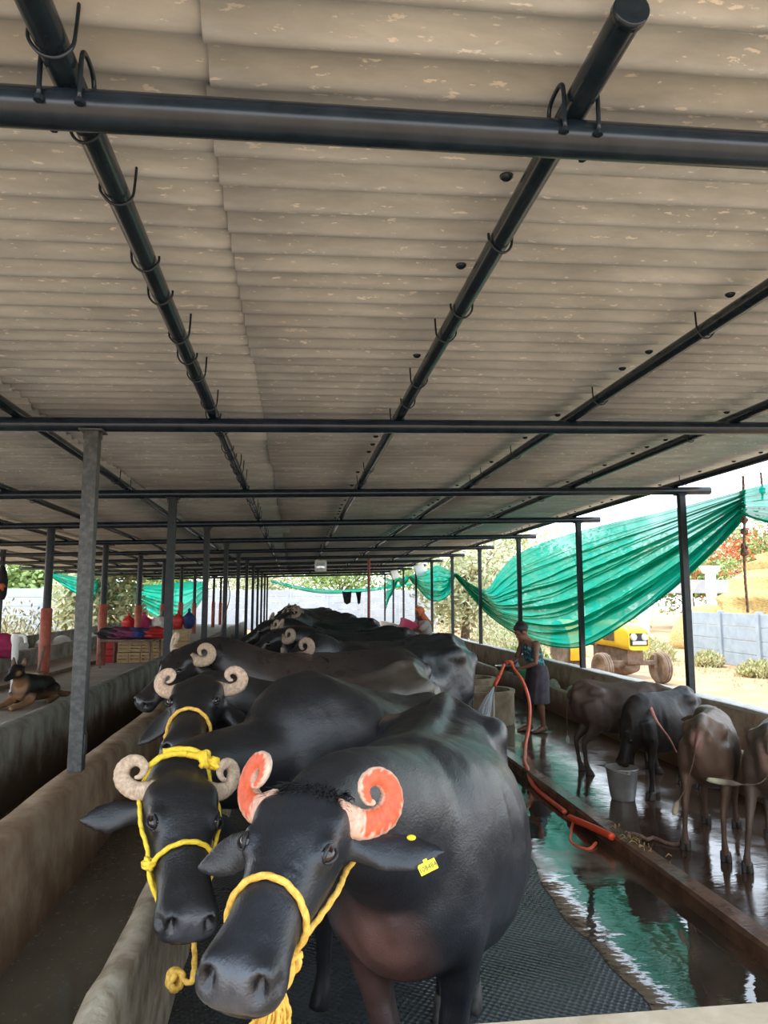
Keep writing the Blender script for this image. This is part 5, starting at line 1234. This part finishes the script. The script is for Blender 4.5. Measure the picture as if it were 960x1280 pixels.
for v in bm.verts: v.co = V((v.co.x * 1.6 * (1 + rr.uniform(-.04, .04)), v.co.y * 1.1 * (1 + rr.uniform(-.04, .04)), max(0, v.co.z) * 1.75))
o = tag(obj('hay_heap', bm, M['hay'], None), 'lower straw heap left of the tall stack behind the columns', 'hay stack'); o.location = (16.5, 27.0, zG)
for i, (x, y, h, lb) in enumerate([(18.9, 30.6, 3.15, 'pale concrete column with flared cap, tallest, left of the straw'), (16.9, 29.2, 2.35, 'pale concrete column nearest the green net, under the beam'), (18.8, 28.2, 2.35, 'shorter pale column in front of the straw heap')]):
    t = thing('column', lb, 'column', (x, y, zG), 0, 'concrete columns in the yard')
    bm = bmesh.new(); box(bm, (-.17, -.17, 0), (.17, .17, h), .02); obj('shaft', bm, M['white'], t, False)
    bm = bmesh.new(); loft(bm, [(V((0, 0, h - .05)), V((.24, 0, 0)), V((0, .24, 0)), 8), (V((0, 0, h + .30)), V((.40, 0, 0)), V((0, .40, 0)), 8)], 24); obj('capital', bm, M['white'], t, False)
bm = bmesh.new(); box(bm, (-3.4, -.2, 0), (3.4, .2, .62), .02); o = tag(obj('concrete_beam', bm, M['whitewall'], None, False), 'long pale concrete beam behind the columns by the straw', 'beam'); o.location = (19.0, 31.4, 2.15); 
for s in (-3., 3.):
    bm = bmesh.new(); box(bm, (-.17, -.17, 0), (.17, .17, 2.21), .02); o = tag(obj('column', bm, M['white'], None, False), 'plain pale column carrying the long beam at its %s end' % ('left' if s < 0 else 'right'), 'column', 'columns under the beam'); o.location = (19. + s, 31.4, zG)
t = thing('frame_rack', 'white metal ladder-like rack standing in the yard behind the tractor', 'rack', (10.2, 23.6, zG), .4)
for x in (-.45, .45):
    bm = bmesh.new(); pipe(bm, (x, 0, 0), (x * .9, 0, 1.75), .035, 10); obj('upright', bm, M['white'], t)
for z in (.45, .9, 1.3, 1.6):
    bm = bmesh.new(); pipe(bm, (-.45, 0, z), (.45, 0, z), .025, 8); obj('rung', bm, M['white'], t)
# trees
def crown(bm, c, r, n, s, rr, flat=1.):
    C = [(V(c) + V((rr.gauss(0, .42) * r[0], rr.gauss(0, .42) * r[1], rr.gauss(0, .40) * r[2])), rr.uniform(.28, .55)) for _ in range(max(6, n // 130))]
    for k in range(n):
        cc, q = rr.choice(C); d = V((rr.gauss(0, 1), rr.gauss(0, 1), rr.gauss(0, 1))).normalized() * q * rr.random() ** .4
        p = cc + V((d.x * r[0], d.y * r[1], d.z * r[2])); a = V((rr.gauss(0, 1), rr.gauss(0, 1), rr.gauss(0, .7))).normalized(); b = a.cross(V((rr.gauss(0, 1), rr.gauss(0, 1), rr.gauss(0, 1)))).normalized(); l_ = s * rr.uniform(.6, 1.3)
        bm.faces.new([bm.verts.new(p + a * l_), bm.verts.new(p + b * l_ * .45), bm.verts.new(p - a * l_), bm.verts.new(p - b * l_ * .45)])
def tree(name, label, x, y, h, r, m, n, s, seed, trunk=.18, group=None, ch=.62, blossoms=0):
    rr = random.Random(seed); t = thing(name, label, 'tree', (x, y, zG), 0, group)
    bm = bmesh.new(); crown(bm, (0, 0, h * ch), (r, r, h * (1 - ch) * 1.05), n, s, rr); obj('foliage', bm, m, t, False)
    if blossoms:
        bm = bmesh.new(); crown(bm, (0, 0, h * (ch + .1)), (r * 1.02, r * 1.02, h * (1 - ch) * .9), blossoms, s * .9, rr); obj('blossom', bm, M['flower'], t, False)
    bm = bmesh.new(); limb(bm, [(V((0, 0, 0)), trunk * 1.3), (V((.05, 0, h * .25)), trunk), (V((-.05, .05, h * .55)), trunk * .6), (V((0, 0, h * .85)), trunk * .2)], 10)
    for k in range(6):
        a = rr.uniform(0, 6.28); z = h * rr.uniform(.28, .5); d = V((math.cos(a), math.sin(a), .8)); limb(bm, [(V((0, 0, z)), trunk * .5), (V((0, 0, z)) + d * r * .4, trunk * .3), (V((0, 0, z)) + d * r * .75 + V((0, 0, .2)), trunk * .1)], 8)
    obj('trunk', bm, M['bark'], t); return t
tree('flame_tree', 'red-flowering tree behind the pale columns, nearest the green net', 27.5, 47, 5.6, 4.2, M['leaf'], 6500, .17, 1, .2, 'red-flowering trees', .62, 3800)
tree('flame_tree', 'red-flowering tree behind the straw stack at the right photo edge', 36., 50, 7.6, 4.8, M['leaf'], 6500, .18, 2, .24, 'red-flowering trees', .66, 3600)
for i, (x, y, h, r, m, n, lb) in enumerate([(12.0, 40., 7.4, 3.4, 'leaf_pale', 6000, 'pale hazy tree behind the sagging green net, by the thin right posts'), (8.2, 34., 5.6, 2.6, 'leaf_pale', 5500, 'pale tree beyond the small net swag at the right of the herd'), (19., 44., 6.6, 3.6, 'leaf_pale', 5500, 'bare-looking pale tree seen through the big green net'), (12., 58., 7.0, 4.2, 'leaf', 5500, 'green tree far behind the right end of the herd'),
        (-3., 60., 6.4, 4.4, 'leaf_pale', 6000, 'yellow-green tree far behind the end wall, left of centre'), (4., 62., 6.8, 4.8, 'leaf', 6000, 'green tree far behind the end wall, right of centre'), (-10., 58., 6., 4.2, 'leaf', 6000, 'green tree far behind the end wall, leftmost'),
        (-13., 40., 5.2, 3.0, 'leaf', 6000, 'green tree behind the left white wall, the right one'), (-19., 42., 5.4, 3.4, 'leaf', 6000, 'green tree behind the left white wall, the left one'), (-8.4, 32., 4.0, 1.8, 'leaf_pale', 5000, 'pale bushy tree at the right end of the left white wall'),
        (26., 66., 7., 4.5, 'leaf_pale', 5000, 'distant pale tree behind the red-flowering ones')]):
    tree('tree', lb, x, y, h, r, M[m], n, .20 if m == 'leaf' else .16, 100 + i, .16 + .01 * i, 'background trees', .5)
def bush(label, x, y, r, h, m, n, s, seed, group='yard bushes'):
    rr = random.Random(seed); t = thing('bush', label, 'bush', (x, y, zG), 0, group)
    bm = bmesh.new()
    for k in range(n):
        a = rr.uniform(0, 6.28); q = r * rr.random() ** .5; z = h * rr.random() * (1 - .6 * (q / r) ** 2); p = V((q * math.cos(a), q * math.sin(a), z)); d = V((rr.gauss(0, .6), rr.gauss(0, .6), 1)).normalized() * s * rr.uniform(.6, 1.4); w = d.cross(V((rr.gauss(0, 1), rr.gauss(0, 1), 0))).normalized() * s * .22
        bm.faces.new([bm.verts.new(p - w * .3), bm.verts.new(p + d * .5 + w), bm.verts.new(p + d), bm.verts.new(p + d * .5 - w)])
    obj('foliage', bm, m, t, False)
    bm = bmesh.new()
    for k in range(7):
        a = rr.uniform(0, 6.28); sweep(bm, [V((0, 0, 0)), V((math.cos(a) * r * .3, math.sin(a) * r * .3, h * .4)), V((math.cos(a) * r * .6, math.sin(a) * r * .6, h * .75))], .012, 5)
    obj('stems', bm, M['bark'], t)
for i, (x, y, r, h, m, lb) in enumerate([(5.7, 17.5, .8, .75, 'leaf', 'low green bush just outside the right wall behind the person with the hose'), (7.3, 24., 1.3, 1.6, 'leaf_pale', 'pale round bush outside the wall by the small net swag'), (8.9, 27.5, 1.3, 1.5, 'leaf', 'green bush behind the pale round one outside the right wall'), (11.2, 21.8, .8, .7, 'weeds', 'dry tuft between the tractor and the blue-grey wall'), (11.9, 19.6, .4, .40, 'weeds', 'dry weed tuft at the foot of the blue-grey wall, left part'),
        (11.6, 16.9, .5, .35, 'weeds', 'dry weed tuft at the foot of the blue-grey wall, right part'), (-7.6, 21., 1.4, 1.9, 'leaf_pale', 'pale bush beyond the left eave posts'), (-9.5, 24., 1.5, 1.5, 'weeds', 'yellowish bush beyond the far left trough')]):
    bush(lb, x, y, r, h, M[m], 1500, .13, 200 + i)
bm = bmesh.new(); rr = random.Random(8)
for k in range(2600):
    x = rr.uniform(9.5, 12.1); y = rr.uniform(12, 24); 
    if rr.random() > (x - 9.0) / 3.3: continue
    d = V((rr.gauss(0, .5), rr.gauss(0, .5), 1)).normalized() * rr.uniform(.05, .16); w = V((d.y, -d.x, .02)).normalized() * .012; p = V((x, y, zG))
    bm.faces.new([bm.verts.new(p - w), bm.verts.new(p + w), bm.verts.new(p + d)])
tag(obj('dry_grass', bm, M['weeds'], None, False), 'sparse dry grass along the blue-grey yard wall', 'grass', kind='stuff')
# ------------------------------------------------------------------ camera, sky, sun
cam = bpy.data.cameras.new('camera'); co_ = bpy.data.objects.new('camera', cam); COL.objects.link(co_)
yaw, pitch = .1248, .1226
f_ = V((math.sin(yaw) * math.cos(pitch), math.cos(yaw) * math.cos(pitch), math.sin(pitch)))
r_ = V((math.cos(yaw), -math.sin(yaw), 0)); u_ = r_.cross(f_)
mw = Matrix((r_, u_, -f_)).transposed().to_4x4(); mw.translation = V((0, 0, 1.85)); co_.matrix_world = mw
cam.sensor_fit = 'VERTICAL'; cam.sensor_height = 36.; cam.lens = 890 / 1280 * 36.; cam.clip_start = .02; cam.clip_end = 400
SC.camera = co_
w = bpy.data.worlds.new('sky'); SC.world = w; w.use_nodes = True; nt = w.node_tree; bg = nt.nodes['Background']
tc = nt.nodes.new('ShaderNodeTexCoord'); sx = nt.nodes.new('ShaderNodeSeparateXYZ'); cr = nt.nodes.new('ShaderNodeValToRGB')
nt.links.new(tc.outputs['Generated'], sx.inputs[0]); nt.links.new(sx.outputs[2], cr.inputs[0]); nt.links.new(cr.outputs[0], bg.inputs[0])
e = cr.color_ramp.elements; e[0].position = 0.; e[0].color = (.93, .96, 1., 1); e[1].position = .7; e[1].color = (.60, .78, 1., 1)
bg.inputs[1].default_value = 2.6
sun = bpy.data.lights.new('sun', 'SUN'); sun.energy = 3.2; sun.angle = math.radians(6); sun.color = (1., .95, .86)
so = bpy.data.objects.new('sun', sun); COL.objects.link(so); so.rotation_euler = Euler((math.radians(-24), math.radians(-16), 0))
so.location = (0, -5, 12)
vs_ = SC.view_settings; vs_.view_transform = 'Standard'; vs_.look = 'None'; vs_.gamma = 1.; vs_.use_curve_mapping = False; vs_.exposure = .70
